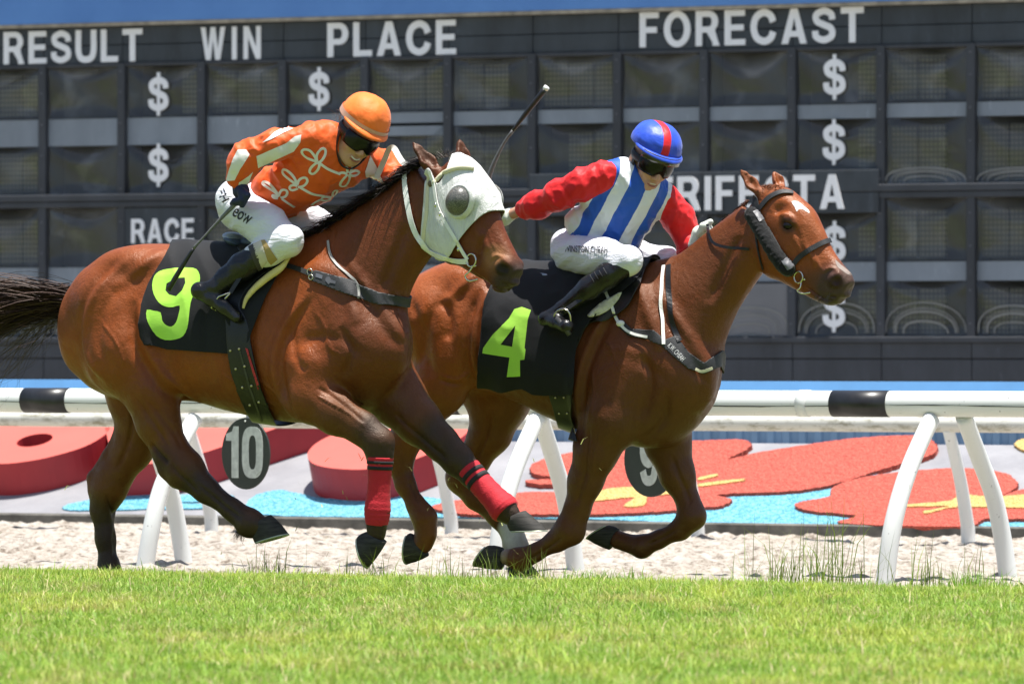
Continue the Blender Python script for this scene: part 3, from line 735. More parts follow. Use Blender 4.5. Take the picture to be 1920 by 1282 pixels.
# ------------------------------------------------------------------ running rails
white = Mat('white_rail_plastic'); white.base(white.mix(white.ramp(white.noise(16, 6, .7, white.scaled(white.coord(), (.3, 1, 1))), [(.63, 0.), (.72, .6)]), (.74, .76, .74), (.42, .42, .35))); sp_ = white.ramp(white.noise(60, 2, .5, white.scaled(white.coord(), (1, 1, .5))), [(.72, 0.), (.75, 1.)]); white.base(white.mix(white.math('MULTIPLY', sp_, .7), white.b.inputs['Base Color'].links[0].from_socket, (.06, .06, .05))); white.set(Roughness=.35); white_m = white.m
dk = Mat('dirty_rail_plastic'); dk.base(dk.mix(dk.ramp(dk.noise(7, 7, .75, dk.scaled(dk.coord(), (.8, 1, 2.2))), [(.5, 0.), (.68, 1.)]), (.62, .62, .56), (.22, .2, .12))); dk.set(Roughness=.5); dirty_m = dk.m
black_m = simple('black_rail_paint', (.018, .018, .02), .38, .3, 15)
RL = track(36); RZ = RL.loc(960, 754)[2]
rail = empty('running_rail', RL, 'near white running rail with black bands on splayed legs', 'rail')
rr = RL.r(960, 754, 23.7)
rp = MB().tube([RL.world((s, 0, RZ)) for s in np.linspace(-8, 8, 60)], rr, 28).build('rail_pipe', white_m, rail, True)
for a, b in ((48, 132), (772, 866), (1563, 1669)):
    sa, sb = RL.loc(a, 754)[0], RL.loc(b, 754)[0]
    MB().tube([RL.world((sa + (sb - sa) * t, 0, RZ)) for t in (0, .5, 1)], rr + .0025, 28).build('black_band', black_m, rail, True)
# grime line where the two halves of the pipe clip together, and sleeves over the joints
sg_m = simple('seam_grime', (.05, .05, .045), .8); s = -3.4
while s < 3.4:
    L_ = random.uniform(.5, 1.3); n_ = 14; p, w_ = [], []
    for t in np.linspace(0, 1, n_):
        an = math.radians(-9 + 4 * math.sin(3.1 * (s + L_ * t)) + random.uniform(-.8, .8)); p.append(RL.world((s + L_ * t, -(rr + .0006) * math.cos(an), RZ + (rr + .0006) * math.sin(an)))); w_.append(random.uniform(.002, .007) * min(1, 6 * min(t, 1 - t) + .15))
    MB().strap(p, [-RL.m] * n_, w_, .001).build('pipe_seam', sg_m, rail); s += L_ + random.uniform(0, .12)
for px in (236, 1120, 1500):
    sa = RL.loc(px, 754)[0]; MB().tube([RL.world((sa + t, 0, RZ)) for t in (0, .03, .06)], rr + .004, 28).build('joint_sleeve', white_m, rail, True)
legs = [([(1746, 785), (1710, 865), (1687, 933), (1671, 1002), (1660, 1085)], -1), ([(1807, 780), (1836, 858), (1863, 930), (1880, 1010), (1892, 1097)], 1),
        ([(1006, 785), (972, 862), (950, 930), (937, 1000), (929, 1080)], -1), ([(1012, 780), (1037, 858), (1058, 930), (1072, 1010), (1082, 1090)], 1),
        ([(364, 785), (330, 850), (301, 920), (284, 990), (270, 1075)], -1), ([(276, 780), (300, 860), (322, 930), (337, 1005), (348, 1075)], 1)]
for pp, sg in legs:
    P = []
    for i, (x, y) in enumerate(pp):
        m = sg * (.03, .24, .37, .44, .47)[i]; P.append(RL.wpx(x, y, m))
    P.append(P[-1] + (P[-1] - P[-2]) * .35)
    P = smooth_path(P, 6); n = len(P)
    MB().tube(P, [.047 + .006 * i / n for i in range(n)], 20).build('rail_leg', white_m, rail, True)
RB = track(43.0); BZ = RB.loc(960, 804)[2] + .055
brail = empty('running_rail', RB, 'far thinner running rail with grime along its underside, on slim posts', 'rail')
MB().tube([RB.world((s, -.33, BZ)) for s in np.linspace(-9, 9, 60)], .055, 20).build('rail_pipe', dirty_m, brail, True)
for (x0, y0), (x1, y1) in (((374, 806), (396, 976)), ((818, 808), (846, 985)), ((1274, 806), (1308, 992)), ((1772, 806), (1815, 1006))):
    xa = RB.loc(x1, y1)[0]; P = [RB.world((xa, m, z)) for m, z in ((-.33, BZ - .03), (-.27, BZ - .12), (-.13, BZ - .36), (-.04, BZ - .58), (0, -.12), (.01, -.32))]
    P = smooth_path(P, 5); n = len(P)
    MB().tube(P, [.038 + .012 * i / n for i in range(n)], 14).build('rail_post', white_m, brail, True)
# oval furlong plates hanging from the near rail
plate_m = simple('dark_green_plate', (.018, .024, .02), .45, .25, 9); num_m = simple('weathered_white_number', (.55, .58, .54), .6, .2, 25)
def plate(px, py, D, num, label, w=.40):
    fr = Frame(px, D, PSI + math.radians(16), CZ - (py - HY) / FPX * D)
    r_ = empty('number_plate', fr, label, 'number plate', 'round number plates on the rail')
    v = []; n = 48
    for y in (0, .012): v += [fr.world((.195 * math.cos(2 * math.pi * i / n), y, .205 * math.sin(2 * math.pi * i / n))) for i in range(n)]
    f = [tuple(range(n)), tuple(range(2 * n - 1, n - 1, -1))] + [(i, (i + 1) % n, n + (i + 1) % n, n + i) for i in range(n)]
    o = mesh_obj('disc', v, f, plate_m, r_, False); recalc(o); bevel(o, .003, 2)
    W = .155 if len(num) == 2 else .075
    sign('number', num, -W, W - .01, -.14, .155, fr, -.003, r_, num_m, .1, .002)
    mb = MB().tube([fr.world((0, .02, .18)), fr.world((0, .03, .30))], .012, 8); mb.build('hanger', simple('hanger_steel', (.3, .3, .3), .5, metal=.6), r_)
    mb = MB(); [mb.ball(fr.world((0, -.001, z)), .006, 6) for z in (.185,)]; mb.build('bolt', num_m, r_)
plate(460, 850, 36.6, '10', 'dark oval plate with white 10 under the bay belly')
plate(1219, 862, 35.4, '9', 'dark oval plate with white 9 half hidden behind the far horse foreleg')

# ------------------------------------------------------------------ grass
M = Mat('grass_blade'); c = M.attr('Col'); M.base(c); M.set(Roughness=.55); M.b.inputs['Specular IOR Level'].default_value = .35
tl = M.n('ShaderNodeBsdfTranslucent'); M.l(c, tl.inputs[0]); mx = M.n('ShaderNodeMixShader'); mx.inputs[0].default_value = .35
M.l(M.b.outputs[0], mx.inputs[1]); M.l(tl.outputs[0], mx.inputs[2]); M.l(mx.outputs[0], M.nt.nodes['Material Output'].inputs[0]); blade_m = M.m
def blades(P, H, W, lean, cols, name):
    n = len(P); a = RNG.uniform(0, 2 * np.pi, n); d = np.stack([np.cos(a), np.sin(a), 0 * a], 1); b = np.stack([-np.sin(a), np.cos(a), 0 * a], 1)
    up = np.array([0, 0, 1.0]); L = lean[:, None]; H_ = H[:, None]; W_ = W[:, None]
    v0 = P - b * W_ / 2; v1 = P + b * W_ / 2; mid = P + up * H_ * .55 + d * L * H_ * .35; v2 = mid - b * W_ * .38; v3 = mid + b * W_ * .38; v4 = P + up * H_ * (1 - .25 * L) + d * L * H_
    V = np.stack([v0, v1, v2, v3, v4], 1).reshape(-1, 3); k = np.arange(n)[:, None] * 5
    F = np.concatenate([k + [0, 1, 3], k + [0, 3, 2], k + [2, 3, 4]])
    o = mesh_obj(name, V, F, blade_m, None, False); set_col(o, 'Col', np.repeat(cols, 5, 0)); return o
def grass():
    N = 360000; fr = track(29.9)
    t = RNG.uniform(0, 1, N); D0 = np.where(RNG.uniform(0, 1, N) < .1, RNG.uniform(30.3, 33.6, N), 30.35 - (1 - t ** .75) * 13.2)      # denser towards the edge
    q = (D0 - 29.9) * COSP; s = (RNG.uniform(-1, 1, N) * (.095 * D0 + .15) - q * math.sin(PSI)) / COSP
    P = np.stack([s, q, np.interp(D0, [28.2, 29.9, 30.5, 33.5], [0, -.045, -.16, -.18])], 1); Wp = fr.world(P)
    n1 = snoise(Wp, 1.1, 1); n2 = snoise(Wp, 7, 2); n3 = RNG.uniform(0, 1, N)
    H = (.028 + .03 * RNG.uniform(0, 1, N) ** 2 + .02 * n2 + .012 * n1) * np.where(RNG.uniform(0, 1, N) < .02, 1.7, 1) * np.clip(.62 + .38 * (-q) / 1.5, .62, 1) * (.75 + .5 * snoise(Wp, 3.0, 17))
    Wd = RNG.uniform(.0035, .0075, N); lean = RNG.uniform(.2, 1.3, N)
    base = np.array([[.235, .375, .048]]) * np.ones((N, 1)); yel = np.array([.40, .47, .075]); dk_ = np.array([.14, .27, .03]); straw = np.array([.55, .48, .24])
    m = np.clip((n1 - .4) * .9 + (n2 - .5) * 1.6 + RNG.uniform(-.3, .3, N), 0, 1)[:, None]; c = base * (1 - m) + yel * m
    m = np.clip((.42 - n2) * 1.8 + RNG.uniform(-.2, .2, N), 0, 1)[:, None]; c = c * (1 - m) + dk_ * m
    dr = np.clip((snoise(Wp, 5, 31) - .66) * 3 + RNG.uniform(-.5, .3, N), 0, .6)[:, None]; c = c * (1 - dr) + np.array([.40, .34, .13]) * dr
    st = (n3 < .08)[:, None]; c = np.where(st, straw, c); c = c * RNG.uniform(.7, 1.3, (N, 1))
    o = blades(Wp, H, Wd, lean, c, 'grass'); tag(o, 'short bright green turf grass in front of the horses', 'grass', None, 'stuff')
grass()
# ragged fringe along the edge of the turf
n = 9000; fr = track(30.05); sx = RNG.uniform(-3.2, 3.2, n); cl = snoise(np.stack([sx, 0 * sx, 0 * sx], 1), 6, 41) * .6 + snoise(np.stack([sx, 0 * sx, 0 * sx], 1), 19, 42) * .4
P = fr.world(np.stack([sx, RNG.uniform(-.35, .12, n), np.full(n, -.05)], 1)); cc = np.array([.20, .36, .04]) * RNG.uniform(.6, 1.3, (n, 1)); st_ = RNG.uniform(0, 1, n) < .15; cc[st_] = [.5, .45, .22]
o = blades(P, .02 + .17 * np.clip(cl - .36, 0, 1) * RNG.uniform(.4, 1.5, n), RNG.uniform(.003, .006, n), RNG.uniform(.1, 1.2, n), cc, 'grass_fringe'); tag(o, 'ragged fringe of longer grass along the far edge of the turf', 'grass', None, 'stuff')
# tall weed tufts along the edge of the turf
for i, (px, hh, nb, sp, lab) in enumerate(((510, .20, 26, .16, 'thin grass weed tuft under the raised hind hoof of the bay'), (690, .17, 20, .14, 'thin grass weed tuft beside the red bandaged upright foreleg'), (845, .15, 18, .12, 'low grass weed tuft between the two horses'),
        (1000, .16, 20, .10, 'grass weed tuft in front of the middle rail legs'), (1455, .36, 20, .14, 'tall weed tuft left of the tallest weeds, beside the right rail legs'), (1560, .42, 40, .2, 'tallest and densest weed tuft in front of the right coral flower'), (1735, .24, 22, .12, 'weed tuft between the two right rail legs'), (1815, .20, 12, .07, 'small weed tuft against the rightmost rail leg'), (925, .14, 16, .1, 'low weed tuft under the white hind sock'))):
    fr = track(30.25); p = fr.loc(px, 1080, 0); n = nb * 3
    P = fr.world(np.stack([p[0] + RNG.normal(0, sp * .6, n), RNG.normal(0, .05, n), np.full(n, -.08)], 1))
    H = np.concatenate([RNG.uniform(.55, 1.15, nb) * hh, RNG.uniform(.2, .5, 2 * nb) * hh]) + .07
    cc = np.array([.16, .24, .04]) * RNG.uniform(.6, 1.35, (n, 1)) + np.array([[.05, .02, 0]]) * RNG.uniform(0, 1, (n, 1))
    o = blades(P, H, RNG.uniform(.0025, .006, n), np.abs(RNG.normal(.3, .42, n)), cc, 'weed_tuft'); tag(o, lab, 'weed', 'weed tufts along the turf edge')

# grass clippings thrown up by the hooves
P = []; 
for cx_, cy_, sx_, sy_, nn_ in ((660, 900, 60, 70, 12), (860, 1000, 90, 60, 12), (560, 960, 60, 60, 8), (130, 900, 70, 60, 6), (1000, 930, 120, 80, 6)):
    for k in range(nn_): P.append(Frame(cx_, 31.5).wpx(cx_ + random.gauss(0, sx_), cy_ + random.gauss(0, sy_), random.uniform(-.5, .1)))
P = np.array(P); n = len(P); o = blades(P, RNG.uniform(.015, .05, n), RNG.uniform(.003, .007, n), RNG.uniform(.5, 3, n), np.array([.35, .38, .12]) * RNG.uniform(.5, 1.4, (n, 1)), 'flying_grass'); tag(o, 'bits of cut grass thrown up around the galloping hooves', 'grass bits', None, 'stuff')
# ================================================================== horses
def hair_mat(name, c, c2, rough=.5):
    M = Mat(name); M.base(M.mix(M.attr('Col'), c, c2)); M.set(Roughness=rough); return M.m
def coat_mat(name, rough=.42):
    M = Mat(name); c = M.attr('Col')
    nz = M.noise(38, 5, .65, M.scaled(M.coord(), (1, 1, .45))); fine = M.noise(320, 3, .6, M.scaled(M.coord(), (.35, 1, .35)))
    pat = M.noise(9, 6, .65, None, .8)
    col = M.mix(M.math('MULTIPLY', M.ramp(nz, [(.3, 1.), (.75, 0.)]), .22), c, (.03, .008, .003)); M.base(M.mix(M.math('MULTIPLY', fine, .12), col, (.02, .006, .002)))
    wet = M.ramp(M.noise(4.5, 6, .68, None, 1.2), [(.42, 0.), (.62, 1.)]); M.set(Roughness=M.math('ADD', M.math('MULTIPLY', wet, .26), M.math('MULTIPLY', M.ramp(M.math('ADD', M.math('MULTIPLY', pat, .6), M.math('MULTIPLY', fine, .4)), [(.3, rough - .16), (.75, rough + .12)]), 1.0)))
    M.b.inputs['Specular IOR Level'].default_value = .42; M.set(Specular_Tint=(1, .85, .72, 1))
    str_ = M.noise(70, 4, .65, M.scaled(M.coord(), (1, 1, .4)), .6)
    h = M.math('ADD', M.math('MULTIPLY', M.noise(26, 4, .6), .5), M.math('MULTIPLY', fine, .25)); h = M.math('ADD', h, M.math('ADD', M.math('MULTIPLY', pat, .9), M.math('MULTIPLY', str_, .3))); M.bump(h, .55, .013); return M.m

hoof_m = Mat('hoof_horn'); hoof_m.base(hoof_m.ramp(hoof_m.noise(40, 5, .6, hoof_m.scaled(hoof_m.coord(), (.3, .3, 2))), [(.3, (.018, .017, .016)), (.7, (.06, .056, .05))])); hoof_m.set(Roughness=.75); hoof_m.b.inputs['Specular IOR Level'].default_value = .25; hoof_m = hoof_m.m
shoe_m = simple('alloy_shoe', (.42, .45, .36), .4, .15, 30, metal=.5)
def hoof(fr, root, m, heel, toe, cb, cf, w=.056):
    """horn wall from the coronet (back, front) down to the sole (heel, toe), with a thin plate under it"""
    h, t, b, f = [np.asarray(fr.loc(p[0], p[1], m)) for p in (heel, toe, cb, cf)]; n = 24
    mv = np.array([0, 1.0, 0]); rings = []
    for u_ in (0, .25, .6, .92, 1):
        A = b + (h - b) * u_; B = f + (t - f) * u_; c = (A + B) / 2; ax = (B - A) / 2; ww = w * (.72 + .28 * u_) * (1.0 if u_ < 1 else .97)
        bl = 1 + .09 * math.sin(math.pi * min(1, u_ * .9 + .1)) * (u_ < 1); rings.append([c + ax * math.cos(2 * math.pi * i / n) * bl + mv * ww * math.sin(2 * math.pi * i / n) * (1 + .12 * math.cos(2 * math.pi * i / n)) for i in range(n)])
    up = (b + f) / 2 - (h + t) / 2; L = np.linalg.norm(up); c = (b + f) / 2 + up * .18
    v = [fr.world(p) for r_ in rings for p in r_]; F = []
    for i in range(len(rings) - 1):
        for j in range(n): F.append((i * n + j, i * n + (j + 1) % n, (i + 1) * n + (j + 1) % n, (i + 1) * n + j))
    F.append(tuple(range(n))); F.append(tuple(len(v) - 1 - j for j in range(n)))
    o = mesh_obj('hoof', v, F, hoof_m, root); recalc(o)
    dn = -up / L; v2 = []
    for q in (0, .008):
        for s_ in (1.03, .62): v2 += [fr.world((h + t) / 2 + (p - (h + t) / 2) * s_ + dn * (q - .001)) for p in rings[-1]]
    F2 = []
    for j in range(n):
        k = (j + 1) % n
        if 10 <= j <= 13: continue
        F2 += [(j, k, 2 * n + k, 2 * n + j), (2 * n + j, 2 * n + k, 3 * n + k, 3 * n + j), (n + k, n + j, 3 * n + j, 3 * n + k), (j, n + j, n + k, k)]
    s2 = mesh_obj('horseshoe', v2, F2, shoe_m, o); recalc(s2)
    return o

class Horse: pass
def vnormals(v, q):
    n = np.cross(v[q[:, 2]] - v[q[:, 0]], v[q[:, 3]] - v[q[:, 1]]); o = np.zeros_like(v)
    for i in range(4): np.add.at(o, q[:, i], n)
    return o / (np.linalg.norm(o, axis=1)[:, None] + 1e-12)
def carve(v, q, fr, lines):
    """muscle edges, grooves, ribs and veins of the side towards the viewer: (kind, pixels, m, spread, height)"""
    nr = vnormals(v, q); dis = np.zeros(len(v))
    for kind, pix, m, sg, ht in lines:
        P = np.array([fr.loc(p[0], p[1], m) for p in smooth_path([np.array(p_, float) for p_ in pix], 5)])[:, [0, 2]]
        lo, hi = P.min(0) - 4 * sg, P.max(0) + 4 * sg; side = v[:, 1] < (.02 if m < 0 else 9) if m <= 0 else v[:, 1] > 0
        I = np.where(side & (nr[:, 1] < .35 if m <= 0 else side) & (v[:, 0] > lo[0]) & (v[:, 0] < hi[0]) & (v[:, 2] > lo[1]) & (v[:, 2] < hi[1]))[0]
        if kind == 'vein' or True: I = I[np.abs(v[I, 1] - m) < .16]
        if not len(I): continue
        X = v[I][:, [0, 2]]; best = np.full(len(I), 9.); sd = np.zeros(len(I)); tt = np.zeros(len(I)); N = len(P) - 1
        for i in range(N):
            a, b = P[i], P[i + 1]; ab = b - a; t = np.clip(((X - a) @ ab) / (ab @ ab + 1e-9), 0, 1); r = X - a - t[:, None] * ab
            d = np.linalg.norm(r, axis=1); up = d < best; best = np.where(up, d, best)
            sd = np.where(up, np.sign(ab[0] * r[:, 1] - ab[1] * r[:, 0]) * d, sd); tt = np.where(up, (i + t) / N, tt)
        fade = np.clip(np.minimum(tt, 1 - tt) * 5, 0, 1); x = sd / sg
        dis[I] += 1.7 * ht * fade * ({'edge': 1.6 * x * np.exp(-x * x)}.get(kind, np.exp(-x * x)))
    return v + nr * dis[:, None]
def build_horse(fr, root, H, name='body', h=.0085):
    """grow one continuous body from the outline stations and limb chains measured in H"""
    F = Field((H['s0'], -.56, H['z0']), (H['s1'], .46, H['z1']), h)
    L = fr.loc
    def rows(st, m=0, sub=None):
        o = []
        for (t, b, w_, *tp) in st:
            a, c = (sub or fr).loc(t[0], t[1], m), (sub or fr).loc(b[0], b[1], m); o.append((a[0], a[2], c[0], c[2], w_, tp[0] if tp else 0))
        return o
    F.tube(rows([((x, t), (x, b), w_, tp) for x, t, b, w_, tp in H['torso']]), k=.05, p=2.1)
    F.tube(rows(H['neck']), k=.07, p=2.0)
    for kind, c, r, k in H.get('mass', []):                   # muscle masses: (px, py, m), (rs, rm, rz) in metres
        F.ell(L(*c), r, k, 'u' if kind > 0 else 's')
    for ch in H['limbs']:
        P = [L(x, y, m) for x, y, m, r in ch['p']]; R = [fr.r(x, y, r, m) for x, y, m, r in ch['p']]
        F.chain(P, R, ch.get('k', .03), flat=ch.get('flat', 1.0))
    for a, b, ra, rb, k, op in H.get('strokes', []):          # tendons, grooves
        F.cap(L(*a), L(*b), ra, rb, k, op)
    # head in its own plane, turned a little further towards the viewer
    po = L(*H['poll']); hf = Frame.__new__(Frame); hf.yaw = fr.yaw + H['hyaw']; hf.O = fr.world(po)
    hf.u = np.array([math.cos(hf.yaw), -math.sin(hf.yaw), 0]); hf.m = np.array([math.sin(hf.yaw), math.cos(hf.yaw), 0]); hf.R = np.stack([hf.u, hf.m, np.array([0, 0, 1.0])])
    st = rows(H['head'], 0, hf)
    st = [(a + po[0], b + po[2], c + po[0], d + po[2], w_, t_) for a, b, c, d, w_, t_ in st]
    F.tube(st, k=.03, p=2.35, org=(po[0], po[1], 0), yaw=H['hyaw'])
    cy, sy = math.cos(H['hyaw']), math.sin(H['hyaw'])
    def HL(px, py, n): q = hf.loc(px, py, n); return fr.local(hf.world(q))
    rot = np.array([[cy, -sy, 0], [sy, cy, 0], [0, 0, 1]])
    for op, c, r, k, ang in H['face']:                        # cheek, brow, nostril, lips on both sides
        for sgn in ((-1, 1) if c[2] != 0 else (1,)):
            q = hf.loc(c[0], c[1], -abs(c[2])); q[1] *= -sgn if c[2] != 0 else 1
            ca, sa = math.cos(ang), math.sin(ang); r2 = np.array([[ca, 0, sa], [0, 1, 0], [-sa, 0, ca]]) @ rot
            F.ell(fr.local(hf.world(q)), r, k, 'u' if op > 0 else 's', r2)
    for ear in H['ears']:
        (x0, y0, m0), (x1, y1, m1), wd, dr = ear
        a, b = HL(x0, y0, m0), HL(x1, y1, m1); mid = a + (b - a) * .42
        F.cap(a, mid, wd * .72, wd, .02); F.cap(mid, a + (b - a) * .8, wd, wd * .55, .02); F.cap(a + (b - a) * .8, b, wd * .55, .005, .015)
        d = np.array(dr, float); d /= np.linalg.norm(d); off = d * wd * .8
        F.cap(a + (b - a) * .2 + off, mid + off, wd * .45, wd * .72, .012, 's'); F.cap(mid + off, a + (b - a) * .85 + off * .6, wd * .72, wd * .25, .01, 's')
    v, q = F.surface(); v = relax(v, q, 2, .5); v = carve(v, q, fr, H.get('lines', []))
    o = mesh_obj(name, v, q, H['mat'], root, True, world=False)
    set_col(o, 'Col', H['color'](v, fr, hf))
    R = Horse(); R.body = o; R.F = F; R.fr = fr; R.hf = hf; R.root = root; R.bvh = bvh_of(o); R.HL = HL
    return R
def near(v, p, r, soft=.03): return np.clip((r - np.linalg.norm(v - p, axis=1)) / soft + .5, 0, 1)[:, None]
def mixc(c, m, col): return c * (1 - m) + np.asarray(col) * m
def segd(v, P):
    best = np.full(len(v), 9.)
    for a, b in zip(P[:-1], P[1:]):
        ab = b - a; t = np.clip(((v - a) @ ab) / (ab @ ab), 0, 1); best = np.minimum(best, np.linalg.norm(v - a - t[:, None] * ab, axis=1))
    return best

# ---------------------------------------------------------------- the bay in front (number 9)
F9 = Frame(450, 31.2, PSI, -.10)
bay_coat, bay_dark = np.array([.29, .066, .0115]), np.array([.030, .019, .013])
def bay_col(v, fr, hf):
    c = np.ones((len(v), 3)) * bay_coat; L = fr.loc
    n = snoise(v, 6, 1)[:, None]; c = c * (.82 + .36 * n)
    top = np.clip((v[:, 2] - np.interp(v[:, 0], [L(150, 500)[0], L(300, 500)[0], L(600, 500)[0], L(800, 500)[0]], [L(150, 640)[2], L(300, 505)[2], L(600, 480)[2], L(800, 340)[2]])) / .08 + .3, 0, .55)[:, None]
    c = mixc(c, top * .5, (.12, .035, .012))
    neck = np.clip((v[:, 0] - L(610, 500)[0]) / .25, 0, 1)[:, None]; c = mixc(c, neck * .75, (.085, .022, .006))  # unlit neck and chest: shade put into the coat colour
    fc = np.clip((v[:, 0] - L(830, 400)[0]) / .2, 0, 1)[:, None] * np.clip((v[:, 2] - L(900, 600)[2]) / .2, 0, 1)[:, None]; c = mixc(c, fc * .45, (.17, .036, .008))
    low = np.clip((L(450, 690)[2] - v[:, 2]) / .25, 0, 1)[:, None]; c = mixc(c, low * .7, (.10, .04, .010))  # belly darkened, its own shade painted into the coat
    for P, st, en in (([(316, 862, -.16), (350, 890, -.16), (470, 985, -.16), (520, 1010, -.16)], .11, .10), ([(196, 950, .14), (202, 1010, .14), (205, 1110, .14)], .11, .12),
                      ([(700, 806, -.2), (712, 840, -.2), (710, 930, -.2), (695, 1060, -.2)], .10, .08), ([(815, 815, .1), (858, 862, .1), (925, 935, .1), (1010, 990, .1)], .11, .08)):
        d = segd(v, [L(*p) for p in P]); c = mixc(c, np.clip((st + .02 - d) / (en * .7) + .35 * (n[:, 0] - .5), 0, 1)[:, None] * .97, bay_dark)
    mz = near(v, fr.local(hf.wpx(962, 526)), .105, .06); c = mixc(c, mz * .94, (.03, .022, .02))
    mk = near(v, fr.local(hf.wpx(930, 487, -.05)), .06, .06); c = mixc(c, mk * .4, (.42, .2, .08))
    c = mixc(c, near(v, fr.local(hf.wpx(925, 480, -.07)), .045, .05) * .55, (.36, .17, .07)); c = mixc(c, near(v, fr.local(hf.wpx(943, 504, -.052)), .036, .014), (.010, .008, .008))
    for e in ((785, 280, -.07), (800, 305, -.06), (861, 275, .06)): c = mixc(c, near(v, fr.local(hf.wpx(*e)), .07, .06) * .65, (.045, .018, .009))
    return c
